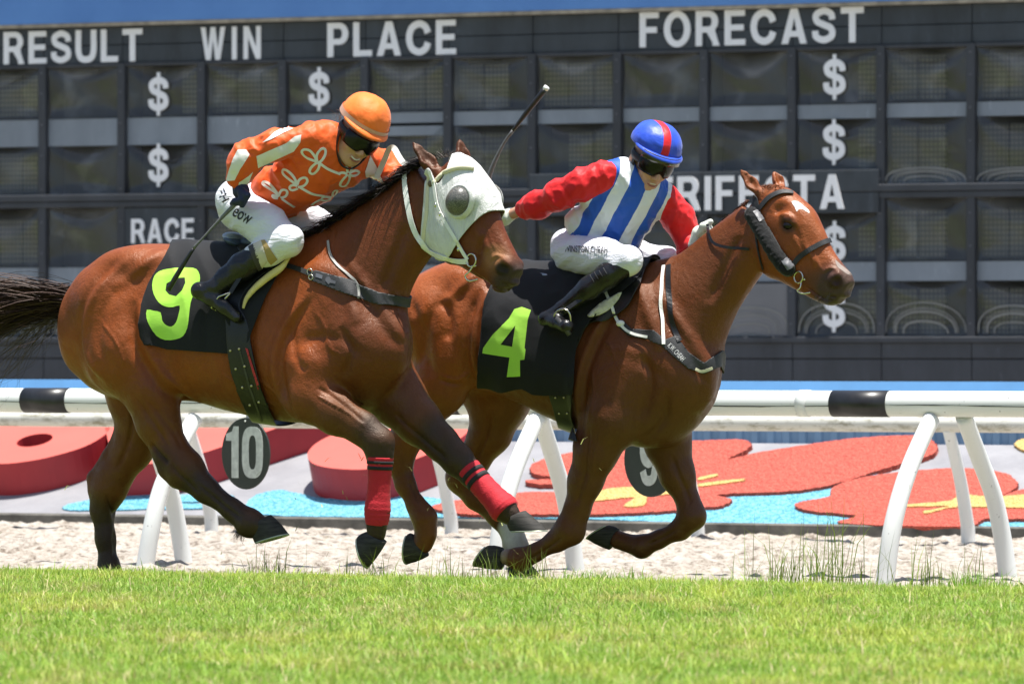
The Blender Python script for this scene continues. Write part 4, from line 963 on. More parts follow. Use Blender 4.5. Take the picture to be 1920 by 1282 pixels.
H9 = dict(s0=-.98, s1=1.62, z0=-.06, z1=2.36, mat=coat_mat('bay_coat'), color=bay_col,
    torso=[(128, 572, 640, .07, 0), (150, 522, 700, .16, .1), (190, 484, 735, .225, .15), (240, 464, 752, .27, .15), (300, 457, 752, .285, .12), (360, 459, 752, .275, .1), (430, 462, 770, .27, .08), (500, 461, 785, .27, .12), (560, 452, 792, .26, .25), (610, 440, 792, .225, .35), (660, 470, 780, .205, .2), (705, 520, 762, .18, .05), (738, 560, 728, .14, 0), (756, 600, 690, .08, 0)],
    neck=[((585, 444), (700, 700), .16, .35), ((640, 406), (752, 600), .135, .25), ((690, 373), (766, 548), .115, .2), ((735, 343), (786, 510), .10, .15), ((778, 313), (815, 470), .09, .1), ((812, 296), (850, 445), .08, 0)],
    mass=[(1, (205, 585, -.13), (.24, .13, .25), .06), (1, (190, 600, .13), (.22, .13, .24), .06), (1, (255, 500, -.12), (.20, .12, .10), .06), (1, (152, 620, -.10), (.12, .10, .20), .05),
          (1, (600, 600, -.155), (.17, .075, .27), .09), (1, (600, 600, .155), (.17, .075, .27), .09), (1, (668, 650, -.13), (.15, .10, .16), .09), (1, (668, 650, .12), (.15, .10, .16), .09), (1, (730, 650, -.06), (.10, .085, .17), .06), (1, (730, 650, .06), (.10, .085, .17), .06),
          (1, (285, 690, -.14), (.14, .10, .15), .08), (1, (562, 690, -.17), (.12, .075, .15), .07)],
    limbs=[dict(p=[(215, 575, -.13, 84), (240, 660, -.15, 84), (283, 725, -.16, 58), (296, 790, -.16, 42), (322, 848, -.16, 33), (347, 880, -.16, 36), (385, 917, -.16, 23), (437, 956, -.16, 18.5), (468, 980, -.16, 25), (490, 988, -.16, 20)], k=.035, flat=.82),
           dict(p=[(292, 815, -.16, 16), (306, 858, -.16, 14), (314, 880, -.16, 16), (330, 898, -.16, 15)], k=.025),
           dict(p=[(250, 650, .13, 80), (262, 740, .14, 64), (264, 790, .14, 48), (250, 840, .14, 38), (214, 892, .14, 33), (203, 918, .14, 33), (192, 955, .14, 22), (198, 1010, .14, 18), (204, 1058, .14, 18), (205, 1080, .14, 23), (212, 1095, .14, 20)], k=.035, flat=.82),
           dict(p=[(232, 808, .14, 16), (205, 855, .14, 13), (177, 896, .14, 13), (181, 918, .14, 14), (190, 945, .14, 14)], k=.025),
           dict(p=[(590, 690, -.16, 62), (583, 742, -.185, 50), (630, 775, -.20, 39), (680, 803, -.20, 30), (710, 830, -.20, 29), (712, 855, -.20, 23), (711, 900, -.20, 17), (709, 940, -.20, 18), (708, 960, -.20, 21), (706, 985, -.20, 17), (706, 1002, -.20, 17)], k=.03, flat=.85),
           dict(p=[(710, 690, .12, 66), (745, 745, .11, 54), (785, 790, .10, 43), (828, 831, .10, 32), (858, 862, .10, 29), (885, 890, .10, 22), (920, 930, .10, 19), (942, 951, .10, 24), (958, 966, .10, 19)], k=.03, flat=.85)],
    lines=[('groove', [(896, 512), (915, 530), (932, 540), (950, 545), (962, 541)], -.06, .006, -.009), ('ridge', [(925, 486), (938, 480), (952, 486), (960, 498)], -.09, .008, .006), ('groove', [(915, 440), (905, 470), (898, 500)], -.09, .014, -.006), ('vein', [(918, 425), (925, 450), (935, 470)], -.09, .005, .003),
           ('groove', [(205, 925), (208, 985), (210, 1050)], .10, .006, -.007), ('groove', [(268, 740), (250, 820), (222, 880)], .08, .012, -.008), ('groove', [(745, 770), (800, 825), (845, 865)], .05, .012, -.007), ('groove', [(330, 868), (350, 893), (380, 925)], -.19, .008, -.006), ('edge', [(590, 545), (548, 610), (530, 670), (534, 730), (556, 790)], -.22, .03, -.012), ('edge', [(625, 470), (680, 545), (722, 610), (748, 650)], -.16, .03, .008),
           ('ridge', [(612, 470), (650, 545), (672, 610)], -.2, .03, .008), ('groove', [(560, 655), (600, 632), (650, 640), (690, 680)], -.22, .026, -.005), ('groove', [(640, 610), (662, 660), (640, 710)], -.22, .02, -.008),
           ('groove', [(600, 725), (640, 752), (685, 792)], -.24, .009, -.006), ('groove', [(585, 700), (560, 660), (552, 610)], -.23, .02, -.006),
           ('edge', [(262, 560), (272, 640), (300, 705), (346, 765)], -.24, .035, .016), ('edge', [(238, 478), (190, 545), (166, 620), (176, 680), (214, 720)], -.22, .03, .010), ('groove', [(262, 500), (215, 560), (200, 640), (230, 700)], -.25, .03, -.006),
           ('ridge', [(300, 468), (262, 505), (225, 545)], -.22, .03, .008), ('groove', [(262, 735), (300, 800), (326, 850)], -.21, .012, -.006), ('groove', [(285, 740), (322, 800), (345, 845)], -.2, .01, -.004), ('groove', [(290, 830), (306, 850), (326, 868)], -.19, .012, -.010),
           ('groove', [(375, 905), (420, 945), (458, 972)], -.19, .006, -.006), ('vein', [(420, 700), (470, 735), (520, 765)], -.22, .006, .004), ('vein', [(600, 740), (650, 768), (690, 800)], -.24, .005, .004), ('vein', [(590, 580), (612, 610), (622, 650), (650, 668)], -.22, .005, .0035), ('vein', [(440, 690), (500, 722), (545, 770)], -.24, .005, .0035), ('vein', [(286, 770), (306, 815), (330, 850)], -.2, .005, .003), ('vein', [(200, 600), (235, 640), (250, 690)], -.24, .005, .003),
           ('groove', [(760, 420), (740, 480), (716, 550)], -.11, .025, -.008), ('ridge', [(800, 470), (770, 520), (740, 570)], -.10, .022, .005), ('groove', [(400, 560), (385, 640), (395, 720)], -.27, .03, -.004), ('groove', [(440, 570), (430, 650), (438, 740)], -.27, .02, -.003), ('groove', [(480, 580), (472, 660), (480, 750)], -.27, .02, -.003)]
          + [('vein', [(628 + 22 * k, 505 + 9 * k), (634 + 22 * k, 530 + 9 * k), (630 + 22 * k, 552 + 9 * k)], -.2, .006, .0025) for k in range(5)],
    strokes=[((588, 725, -.235), (672, 790, -.235), .016, .010, .03, 'u'), ((360, 888, -.185), (445, 955, -.185), .010, .008, .02, 'u'),
             ((300, 640, -.30), (336, 735, -.275), .02, .025, .06, 's')],
    poll=(815, 320, 0), hyaw=math.radians(9),
    head=[((822, 295), (800, 425), .072, 0), ((850, 292), (818, 470), .088, -.05), ((880, 306), (838, 492), .098, -.1), ((908, 340), (866, 500), .096, -.02), ((928, 385), (892, 516), .078, .12), ((944, 430), (915, 530), .064, .05), ((958, 460), (930, 543), .060, 0), ((970, 484), (944, 549), .056, 0), ((976, 500), (955, 545), .044, 0)],
    face=[(1, (845, 440, .06), (.07, .035, .085), .04, .9), (1, (880, 372, .08), (.04, .028, .03), .04, 0), (1, (900, 440, .065), (.075, .012, .012), .03, -.95), (1, (948, 497, .048), (.036, .022, .034), .02, -.6), (1, (938, 500, .062), (.036, .014, .034), .012, -.5), (-1, (943, 504, .084), (.034, .034, .026), .006, -.55), (1, (938, 538, 0), (.036, .042, .022), .02, -.1), (1, (962, 528, 0), (.028, .046, .02), .015, -.6), (-1, (950, 534, .05), (.035, .02, .004), .008, -.25)],
    ears=[((824, 330, -.06), (773, 266, -.085), .037, (.25, -.6, .75)), ((872, 312, .05), (861, 262, .07), .034, (.75, -.55, .1))])
bay = empty('racehorse', F9, 'bay racehorse in front with black legs, white hood and number 9 cloth, galloping right', 'horse', 'galloping racehorses')
B9 = build_horse(F9, bay, H9)
for m, *q in ((-.16, (479, 1018), (539, 1000), (473, 990), (507, 965)), (.14, (190, 1113), (246, 1114), (190, 1090), (226, 1084)), (-.20, (672, 1005), (690, 1063), (690, 996), (723, 1016)), (.10, (957, 995), (1023, 994), (951, 974), (984, 957))):
    hoof(F9, bay, m, *q)

# ---------------------------------------------------------------- the chestnut behind (number 4)
F4 = Frame(1100, 32.1, PSI, -.10)
che_coat, che_dark = np.array([.30, .073, .015]), np.array([.06, .022, .010])
def che_col(v, fr, hf):
    L = fr.loc; n = snoise(v, 6, 5)[:, None]; c = np.ones((len(v), 3)) * che_coat * (.82 + .36 * n)
    fwd = np.clip((v[:, 0] - L(900, 600)[0]) / .4, 0, 1)[:, None]; c = mixc(c, fwd * .75, (.095, .03, .010))  # shoulder and neck darkened, shade painted into the coat
    low = np.clip((L(1100, 700)[2] - v[:, 2]) / .25, 0, 1)[:, None]; c = mixc(c, low * .6, (.085, .033, .010))  # shade of the lower body put into the coat colour
    hd = np.clip((v[:, 0] - L(1380, 400)[0]) / .3, 0, 1)[:, None] * np.clip((v[:, 2] - L(1400, 600)[2]) / .2, 0, 1)[:, None]; c = mixc(c, hd * .75, (.34, .085, .020))
    for P, st in (([(748, 850, -.16), (790, 965, -.16), (775, 1030, -.16)], .1), ([(900, 840, .14), (865, 890, .14), (940, 970, .14)], .1), ([(1070, 993, -.17), (975, 1050, -.17)], .09), ([(1297, 966, .12), (1200, 1024, .12)], .09)):
        d = segd(v, [L(*p) for p in P]); c = mixc(c, np.clip((st - d) / .09 + .3 * (n[:, 0] - .5), 0, 1)[:, None] * .75, che_dark)
    d = segd(v, [L(958, 990, .14), L(970, 1035, .14), L(980, 1060, .14)]); c = mixc(c, np.clip((.075 - d) / .02 + .6 * (n[:, 0] - .5), 0, 1)[:, None], (.8, .78, .74))
    d = segd(v, [L(955, 1044, -.17), L(945, 1042, -.17)]); c = mixc(c, np.clip((.055 - d) / .02 + .9 * (n[:, 0] - .5), 0, 1)[:, None] * .8, (.5, .45, .4))
    c = mixc(c, near(v, fr.local(hf.wpx(1572, 540)), .125, .06) * .9, (.050, .038, .036))
    c = mixc(c, near(v, fr.local(hf.wpx(1520, 520, -.04)), .05, .05) * .6, (.05, .03, .022))
    c = mixc(c, near(v, fr.local(hf.wpx(1568, 528, -.052)), .036, .014), (.03, .010, .010))
    w_ = hf.local(fr.world(v)); E = hf.loc(1476, 421, -.1); c = mixc(c, (np.clip((.042 - np.hypot(w_[:, 0] - E[0], w_[:, 2] - E[2])) / .02 + .5, 0, 1) * (w_[:, 1] < .02))[:, None] * .8, (.03, .016, .012))
    return c
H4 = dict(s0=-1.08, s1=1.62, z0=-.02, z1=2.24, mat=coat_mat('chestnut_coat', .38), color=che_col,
    torso=[(738, 580, 640, .06, 0), (765, 540, 690, .16, .1), (800, 508, 718, .225, .15), (850, 490, 728, .265, .15), (910, 489, 732, .285, .12), (970, 499, 752, .275, .1), (1030, 505, 782, .265, .1), (1090, 505, 806, .26, .1), (1150, 500, 820, .255, .2), (1210, 495, 835, .235, .35), (1255, 500, 834, .215, .2), (1295, 550, 808, .185, 0), (1324, 610, 770, .14, 0), (1340, 655, 735, .08, 0)],
    neck=[((1235, 490), (1320, 730), .16, .35), ((1280, 472), (1350, 655), .14, .25), ((1325, 436), (1372, 600), .115, .2), ((1368, 404), (1396, 555), .10, .15), ((1402, 377), (1420, 520), .09, .1), ((1425, 352), (1440, 495), .08, 0)],
    mass=[(1, (822, 600, -.13), (.23, .13, .24), .06), (1, (822, 610, .13), (.22, .13, .24), .06), (1, (872, 530, -.12), (.18, .12, .10), .06), (1, (862, 682, -.175), (.085, .075, .09), .04),
          (1, (905, 560, -.19), (.06, .06, .07), .05), (1, (1190, 640, -.155), (.17, .075, .27), .09), (1, (1190, 640, .155), (.17, .075, .27), .09), (1, (1255, 700, -.13), (.15, .10, .17), .09), (1, (1255, 700, .12), (.15, .10, .16), .09), (1, (1308, 705, -.06), (.10, .085, .17), .06), (1, (1308, 705, .06), (.10, .085, .17), .06), (1, (1165, 755, -.15), (.14, .065, .18), .12), (1, (1225, 790, -.06), (.14, .10, .11), .07)],
    limbs=[dict(p=[(822, 600, -.13, 84), (845, 670, -.15, 62), (822, 725, -.16, 54), (783, 785, -.16, 40), (752, 838, -.16, 30), (748, 862, -.16, 25), (760, 908, -.16, 17.5), (782, 950, -.16, 17), (796, 971, -.16, 22), (799, 1000, -.16, 17.5), (793, 1018, -.16, 20)], k=.035, flat=.82),
           dict(p=[(900, 680, .13, 75), (935, 745, .14, 62), (920, 810, .14, 40), (885, 866, .14, 30), (867, 895, .14, 30), (893, 930, .14, 23), (935, 968, .14, 19), (962, 1003, .14, 19), (968, 1030, .14, 23), (972, 1052, .14, 19)], k=.035, flat=.82),
           dict(p=[(1188, 680, -.125, 72), (1146, 785, -.18, 56), (1118, 845, -.19, 42), (1098, 900, -.18, 33), (1082, 955, -.18, 24), (1068, 993, -.18, 28.5), (1045, 1012, -.18, 20), (1003, 1036, -.18, 15.5), (976, 1048, -.18, 21), (952, 1044, -.18, 16)], k=.03, flat=.85),
           dict(p=[(1245, 760, .12, 62), (1252, 830, .12, 44), (1270, 890, .12, 33), (1291, 942, .12, 21), (1297, 967, .12, 26), (1276, 992, .12, 18.5), (1235, 1011, .12, 15.5), (1203, 1024, .12, 20.5), (1178, 1018, .12, 14.5), (1160, 1012, .12, 18)], k=.03, flat=.85)],
    lines=[('groove', [(1518, 536), (1535, 550), (1552, 560), (1572, 564)], -.06, .006, -.009), ('ridge', [(1550, 510), (1562, 503), (1576, 508), (1585, 520)], -.09, .008, .006),
           ('groove', [(1060, 1005), (1015, 1035), (985, 1052)], -.22, .006, -.006), ('groove', [(1262, 850), (1280, 905), (1294, 945)], .06, .010, -.007), ('groove', [(1270, 990), (1235, 1010), (1210, 1020)], .06, .006, -.006), ('groove', [(935, 760), (910, 830), (880, 880)], .08, .012, -.008), ('groove', [(765, 900), (785, 945)], -.2, .006, -.006), ('groove', [(885, 915), (930, 958)], .1, .006, -.006), ('edge', [(1160, 560), (1120, 640), (1095, 720), (1090, 790), (1086, 850)], -.22, .03, -.012), ('edge', [(1215, 530), (1262, 600), (1300, 660), (1320, 720)], -.17, .03, .008), ('ridge', [(1190, 520), (1222, 600), (1245, 660)], -.2, .03, .008),
           ('groove', [(1120, 690), (1170, 670), (1225, 690), (1262, 730)], -.22, .028, -.003), ('groove', [(1210, 660), (1225, 720), (1200, 790)], -.22, .022, -.008), ('groove', [(1262, 730), (1240, 790), (1200, 830)], -.18, .018, -.008),
           ('groove', [(1120, 800), (1108, 880), (1084, 950)], -.21, .009, -.006), ('vein', [(1112, 690), (1120, 740), (1112, 790)], -.24, .006, .004), ('vein', [(1130, 640), (1150, 650), (1160, 680)], -.24, .006, .004), ('vein', [(1138, 810), (1122, 870), (1100, 930)], -.21, .005, .004),
           ('edge', [(905, 540), (890, 600), (884, 660), (880, 712)], -.26, .03, .014), ('groove', [(845, 540), (815, 600), (805, 660), (822, 710)], -.25, .03, -.008), ('edge', [(885, 700), (860, 716), (832, 706)], -.23, .014, -.008), ('ridge', [(902, 505), (868, 540), (840, 570)], -.22, .03, .010), ('groove', [(835, 560), (850, 600), (846, 640)], -.25, .022, -.008), ('groove', [(780, 560), (800, 620), (792, 690)], -.24, .025, -.007),
           ('groove', [(1385, 440), (1360, 500), (1330, 570)], -.11, .025, -.008), ('ridge', [(1412, 500), (1390, 540), (1365, 590)], -.10, .02, .005)]
          + [('ridge', [(1465, 405), (1480, 402), (1494, 412)], -.1, .008, .005), ('vein', [(1500, 440), (1516, 470), (1522, 500)], -.09, .005, .003), ('vein', [(1530, 455), (1540, 490), (1552, 510)], -.08, .005, .003), ('groove', [(1493, 420), (1510, 460), (1530, 500)], -.09, .012, -.006)],
    strokes=[((1120, 820, -.235), (1085, 950, -.22), .014, .010, .03, 'u'), ((905, 560, -.29), (895, 690, -.305), .015, .02, .05, 's')],
    poll=(1425, 370, 0), hyaw=math.radians(10),
    head=[((1428, 347), (1405, 440), .072, 0), ((1455, 347), (1418, 490), .088, -.05), ((1485, 358), (1440, 518), .098, -.1), ((1516, 385), (1466, 528), .096, -.02), ((1540, 425), (1494, 543), .078, .12), ((1560, 468), (1520, 558), .063, .05), ((1578, 494), (1540, 568), .058, 0), ((1592, 510), (1558, 573), .054, 0), ((1600, 527), (1574, 570), .042, 0)],
    face=[(1, (1448, 470, .068), (.07, .03, .085), .03, .9), (1, (1478, 412, .088), (.045, .022, .02), .02, -.5), (-1, (1477, 424, .108), (.022, .014, .015), .008, -.4), (-1, (1463, 392, .085), (.03, .012, .018), .03, .4), (1, (1510, 466, .068), (.085, .011, .012), .03, -.9), (1, (1568, 522, .046), (.036, .024, .034), .02, -.6), (1, (1563, 526, .062), (.036, .014, .034), .012, -.5), (-1, (1568, 528, .084), (.034, .034, .027), .006, -.5), (1, (1556, 560, 0), (.036, .042, .022), .02, -.1), (1, (1584, 550, 0), (.028, .044, .02), .015, -.6), (-1, (1560, 556, .05), (.035, .02, .004), .008, -.2)],
    ears=[((1424, 362, -.055), (1388, 318, -.075), .030, (.35, -.9, .3)), ((1466, 350, .055), (1450, 323, .07), .028, (.8, -.5, .1))])
che = empty('racehorse', F4, 'chestnut racehorse behind with a white star and number 4 cloth, galloping right', 'horse', 'galloping racehorses')
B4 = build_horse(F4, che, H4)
for m, *q in ((-.16, (766, 1000), (764, 1057), (776, 1002), (802, 1042)), (.14, (955, 1079), (1013, 1080), (955, 1058), (986, 1050)), (-.18, (916, 1022), (892, 1062), (942, 1026), (940, 1067)), (.12, (1142, 984), (1103, 1011), (1160, 992), (1142, 1030))):
    hoof(F4, che, m, *q)
# ================================================================== tack
def poly_sd(P, poly):
    """signed distance (inside positive) of pixel points to a polygon"""
    poly = np.asarray(poly, float); d = np.full(len(P), 1e9); ins = np.zeros(len(P), bool)
    for i in range(len(poly)):
        a, b = poly[i], poly[(i + 1) % len(poly)]; ab = b - a; t = np.clip(((P - a) @ ab) / (ab @ ab + 1e-9), 0, 1)
        d = np.minimum(d, np.linalg.norm(P - a - t[:, None] * ab, axis=1))
        c = (a[1] > P[:, 1]) != (b[1] > P[:, 1]); x = (b[0] - a[0]) * (P[:, 1] - a[1]) / (b[1] - a[1] + 1e-12) + a[0]; ins ^= c & (P[:, 0] < x)
    return np.where(ins, d, -d)
def pix(W):
    W = np.asarray(W); return np.stack([CX + FPX * W[:, 0] / W[:, 1], HY - FPX * (W[:, 2] - CZ) / W[:, 1]], 1)
def patch(name, B, poly, mat, off=.006, frame=None, both=True, sm=0, folds=0.0, th=.004, parent=None, src=None, keep=None, hole=None):
    """a piece of tack cut to its outline and fitted round the body on both sides"""
    o = src or B.body; Wv = world_verts(o); q = np.array([p.vertices[:] for p in o.data.polygons])
    fr = frame or B.fr; Lv = fr.local(Wv)
    if both:
        Lm = Lv.copy(); Lm[:, 1] = -np.abs(Lm[:, 1]); f = poly_sd(pix(fr.world(Lm)), poly)
        if hole is not None: f = np.minimum(f, -poly_sd(pix(fr.world(Lm)), hole))
    else: f = poly_sd(pix(Wv), poly)
    if keep is not None: f = np.where(keep(Lv), f, -50)
    use = np.unique(q[(f[q] > -14).any(1)]); mp = np.full(len(Wv), -1); mp[use] = np.arange(len(use))
    qq = mp[q[(f[q] > -14).any(1)]]; ok = (qq >= 0).all(1); qq = qq[ok]; V = Wv[use].copy(); f = f[use]
    nr = vnormals(V, qq)
    if sm: V = relax(V, qq, sm, .6); nr = relax(nr, qq, 8, .6); nr /= np.linalg.norm(nr, axis=1)[:, None] + 1e-9
    dis = np.full(len(V), off)
    if folds:
        a = V @ np.array([1, .3, .25]); dis = dis + folds * (ridged(np.stack([a * 1.0, V[:, 2] * .35, 0 * a], 1), 8, 3) + .6 * ridged(V, 9, 6))
    V = V + nr * dis[:, None]
    tri = np.concatenate([qq[:, [0, 1, 2]], qq[:, [0, 2, 3]]]); ft = f[tri]; n_in = (ft > 0).sum(1)
    out_v = list(map(tuple, V)); out_f = [tuple(t) for t in tri[n_in == 3]]; cache = {}
    def cut(a, b):
        k = (min(a, b), max(a, b))
        if k not in cache:
            t = f[a] / (f[a] - f[b]); cache[k] = len(out_v); out_v.append(tuple(V[a] + t * (V[b] - V[a])))
        return cache[k]
    for t in tri[n_in == 1]:
        i = int(np.argmax(f[t] > 0)); a, b, c = t[i], t[(i + 1) % 3], t[(i + 2) % 3]; out_f.append((a, cut(a, b), cut(a, c)))
    for t in tri[n_in == 2]:
        i = int(np.argmax(f[t] <= 0)); a, b, c = t[i], t[(i + 1) % 3], t[(i + 2) % 3]; p, r = cut(b, a), cut(c, a); out_f += [(b, c, r), (b, r, p)]
    used = sorted({i for t in out_f for i in t}); m2 = {u: i for i, u in enumerate(used)}
    ob = mesh_obj(name, [out_v[u] for u in used], [tuple(m2[i] for i in t) for t in out_f], mat, parent if parent is not None else B.root)
    if th: md = ob.modifiers.new('thickness', 'SOLIDIFY'); md.thickness = th; md.offset = 1
    return ob
def cloth_mat(name, c, rough=.7, weave=300, bump=.25, var=.2, sheen=.05):
    M = Mat(name); n = M.noise(5, 5); M.base(M.mix(n, tuple(x * (1 - var) for x in c), tuple(min(1, x * (1 + var)) for x in c))); M.set(Roughness=rough, Sheen_Weight=sheen); M.b.inputs['Specular IOR Level'].default_value = .3
    M.bump(M.math('ADD', M.noise(weave, 2), M.math('MULTIPLY', M.noise(18, 4), 2.0)), bump, .004); return M.m
black_cloth = cloth_mat('black_saddle_cloth', (.010, .0105, .0125), .8, 300, .25, .2, .04); black_leather = simple('black_leather', (.007, .007, .0075), .38, .3, 30, .25, 120); dull_leather = simple('dull_black_webbing', (.02, .021, .023), .6, .3, 40, .3, 200)
lime = cloth_mat('lime_number_cloth', (.42, .80, .09), .55, 250, .2, .12); 
M = Mat('white_hood_cotton'); f_ = M.noise(16, 5, .6, M.scaled(M.coord(), (1.6, 1, .35)), 1.5); g_ = M.noise(260, 2)
M.base(M.mix(M.ramp(M.noise(6, 5, .65), [(.4, 0.), (.7, 1.)]), (.72, .72, .70), (.60, .60, .58))); M.set(Roughness=.85); M.b.inputs['Specular IOR Level'].default_value = .2
M.bump(M.math('ADD', f_, M.math('MULTIPLY', g_, .12)), .8, .022); hood_m = M.m
cream = cloth_mat('cream_binding', (.62, .58, .42), .7)
rein_m = simple('white_rein_web', (.78, .78, .74), .6, .08, 30); metal_m = simple('steel_bit', (.62, .6, .52), .25, .1, 20, metal=1); yellow_pad = simple('yellow_pad_binding', (.66, .55, .22), .6, .15, 14); pad_white = simple('sheepskin_pad', (.6, .58, .48), .85, .2, 30, .5)
rivet_m = simple('brass_eyelet', (.6, .52, .3), .35, .1, 9, metal=.6); red_tape = simple('red_tape', (.45, .02, .03), .6); band_red = cloth_mat('red_leg_bandage', (.50, .018, .03), .75, 120, .5, .15); band_blk = cloth_mat('black_bandage_stripe', (.02, .018, .02), .75)
silver_m = simple('silver_saddle_edge', (.34, .38, .44), .35, .1, 15, metal=.3); blue_seat = simple('blue_grey_saddle_seat', (.06, .085, .14), .5)
M = Mat('eye_cup_mesh'); v_ = M.n('ShaderNodeTexVoronoi'); v_.inputs['Scale'].default_value = 260; M.l(M.coord(), v_.inputs['Vector']); M.base(M.ramp(v_.outputs['Distance'], [(.15, (.30, .29, .26)), (.5, (.07, .07, .065))])); M.set(Roughness=.35); cup_m = M.m
def ring(name, c, r, t, mat, parent, fr, n=24, tilt=(0, 1, 0), sc=1.0):
    t_ = np.asarray(fr.R.T @ np.array(tilt, float)); a = np.cross(t_, [0, 0, 1.0]); a /= np.linalg.norm(a); b = np.cross(t_, a)
    P = [np.asarray(c) + r * (math.cos(2 * math.pi * i / n) * a * sc + math.sin(2 * math.pi * i / n) * b) for i in range(n + 1)]
    return MB().tube(P, t, 8, False).build(name, mat, parent, True)
def strands(name, roots, dirs, L, mat, parent, wid, cols, seg=6, droop=.3, wav=.1, seed=1):
    """a lock of hair: many thin tapering ribbons"""
    R_ = np.random.default_rng(seed); n = len(roots); t = np.linspace(0, 1, seg + 1); P = np.zeros((n, seg + 1, 3)); ph = R_.uniform(0, 6.28, (n, 2)); fq = R_.uniform(.6, 1.6, n)
    d = dirs / np.linalg.norm(dirs, axis=1)[:, None]; side = np.cross(d, [0, 0, 1.0]); side /= np.linalg.norm(side, axis=1)[:, None] + 1e-9; up = np.cross(side, d)
    for k, tk in enumerate(t):
        P[:, k] = roots + d * (L * tk)[:, None] + np.array([0, 0, -1.0]) * (droop * L * tk ** 2)[:, None] + side * (wav * L * tk * np.sin(3 * tk * fq + ph[:, 0]))[:, None] + up * (wav * L * tk * np.sin(3.3 * tk * fq + ph[:, 1]))[:, None]
    wd = side * .5 + up * R_.uniform(-.6, .6, (n, 1)); wd /= np.linalg.norm(wd, axis=1)[:, None]
    W_ = wid * (1 - .8 * t ** 1.5); V = np.stack([P - wd[:, None] * W_[None, :, None] / 2, P + wd[:, None] * W_[None, :, None] / 2], 2).reshape(-1, 3)
    b = np.arange(n)[:, None, None] * (seg + 1) * 2 + np.arange(seg)[None, :, None] * 2; F = (b + np.array([0, 1, 3, 2])).reshape(-1, 4)
    o = mesh_obj(name, V, F, mat, parent); set_col(o, 'Col', np.repeat(cols, (seg + 1) * 2, 0)); return o
M = Mat('horse_hair'); M.base(M.attr('Col')); M.set(Roughness=.62); M.b.inputs['Specular IOR Level'].default_value = .3; hair_m = M.m

# ---------------------------------------------------------------- tack of the bay
cl9 = patch('saddle_cloth', B9, [(324, 440), (322, 459), (298, 500), (281, 535), (268, 573), (263, 609), (266, 632), (273, 647), (311, 652), (374, 658), (440, 663), (470, 640), (500, 560), (535, 500), (560, 440)], black_cloth, .012, sm=12, folds=.009)
bv9c = bvh_of(cl9)
drape('number', poly_smooth([(334, 503), (363, 503), (373, 510), (376, 523), (372, 540), (364, 552), (358, 568), (355, 592), (352, 615), (344, 630), (330, 636), (311, 637), (294, 629), (281, 611), (275, 596), (276, 581), (289, 583), (302, 586), (305, 601), (313, 610), (323, 612), (331, 604), (336, 588), (338, 573), (325, 576), (311, 575), (298, 567), (289, 552), (286, 535), (290, 518), (300, 509), (315, 505)], 2), bv9c, lime, cl9, .005, 3, [[(331, 522), (347, 521), (348, 531), (342, 545), (331, 556), (318, 553), (311, 545), (313, 532)]], 0, False)
sad9 = patch('saddle', B9, poly_smooth([(560, 432), (549, 462), (527, 496), (497, 518), (466, 546), (454, 575), (466, 602), (478, 657), (494, 723), (522, 792), (536, 812), (500, 812), (467, 767), (443, 707), (432, 657), (427, 607), (428, 580), (438, 550), (455, 520), (466, 495), (446, 470), (440, 432)], 3), black_leather, .022, sm=6, th=.006)
bv9s = bvh_of(sad9)
drape('girth_stitching', [(448, 652), (451, 652), (470, 722), (494, 788), (490, 788), (466, 722)], bv9s, simple('olive_stitching', (.05, .05, .03), .7), sad9, .008)
mb = MB()
for k, p in enumerate(((434, 657), (450, 654), (444, 691), (460, 686), (456, 725), (473, 722), (470, 757), (487, 752))):
    a, b = on(bv9s, *p, .009)
    if a is not None: MB().ball(a, .0065, 6).build('eyelet', rivet_m, sad9, True)
drape('red_tape', [(461, 652), (466, 654), (490, 728), (486, 730)], bv9s, red_tape, sad9, .009)
pad = MB().tube([np.asarray(F9.wpx(x, y, m)) for x, y, m in smooth_path([(567, 440, -.10), (552, 462, -.16), (532, 497, -.215), (503, 519, -.25), (478, 540, -.27), (462, 560, -.285), (456, 578, -.29)], 5)], [.010] * 10 + [.014, .016, .018, .018, .018, .018, .017, .017, .017, .016, .015, .015, .014, .013, .012, .011, .010, .009, .008, .007, .006], 10).build('saddle_pad', yellow_pad, sad9, True)
def blob(name, fr, parts, mat, parent):
    c0 = np.array([fr.loc(*p[0]) for p in parts]); G = Field(c0.min(0) - .25, c0.max(0) + .25, .009)
    for (c, r_, a) in parts: G.ell(fr.loc(*c), r_, .03, 'u', np.array([[math.cos(a), 0, -math.sin(a)], [0, 1, 0], [math.sin(a), 0, math.cos(a)]]))
    vv, qq = G.surface(); return mesh_obj(name, fr.world(vv), qq, mat, parent)
blob('saddle_seat', F9, [((500, 454, 0), (.15, .10, .035), 0)], blue_seat, sad9)
blob('cantle', F9, [((447, 452, -.01), (.066, .115, .024), .42)], blue_seat, sad9); blob('cantle_rim', F9, [((443, 447, -.01), (.056, .105, .024), .42)], silver_m, sad9)
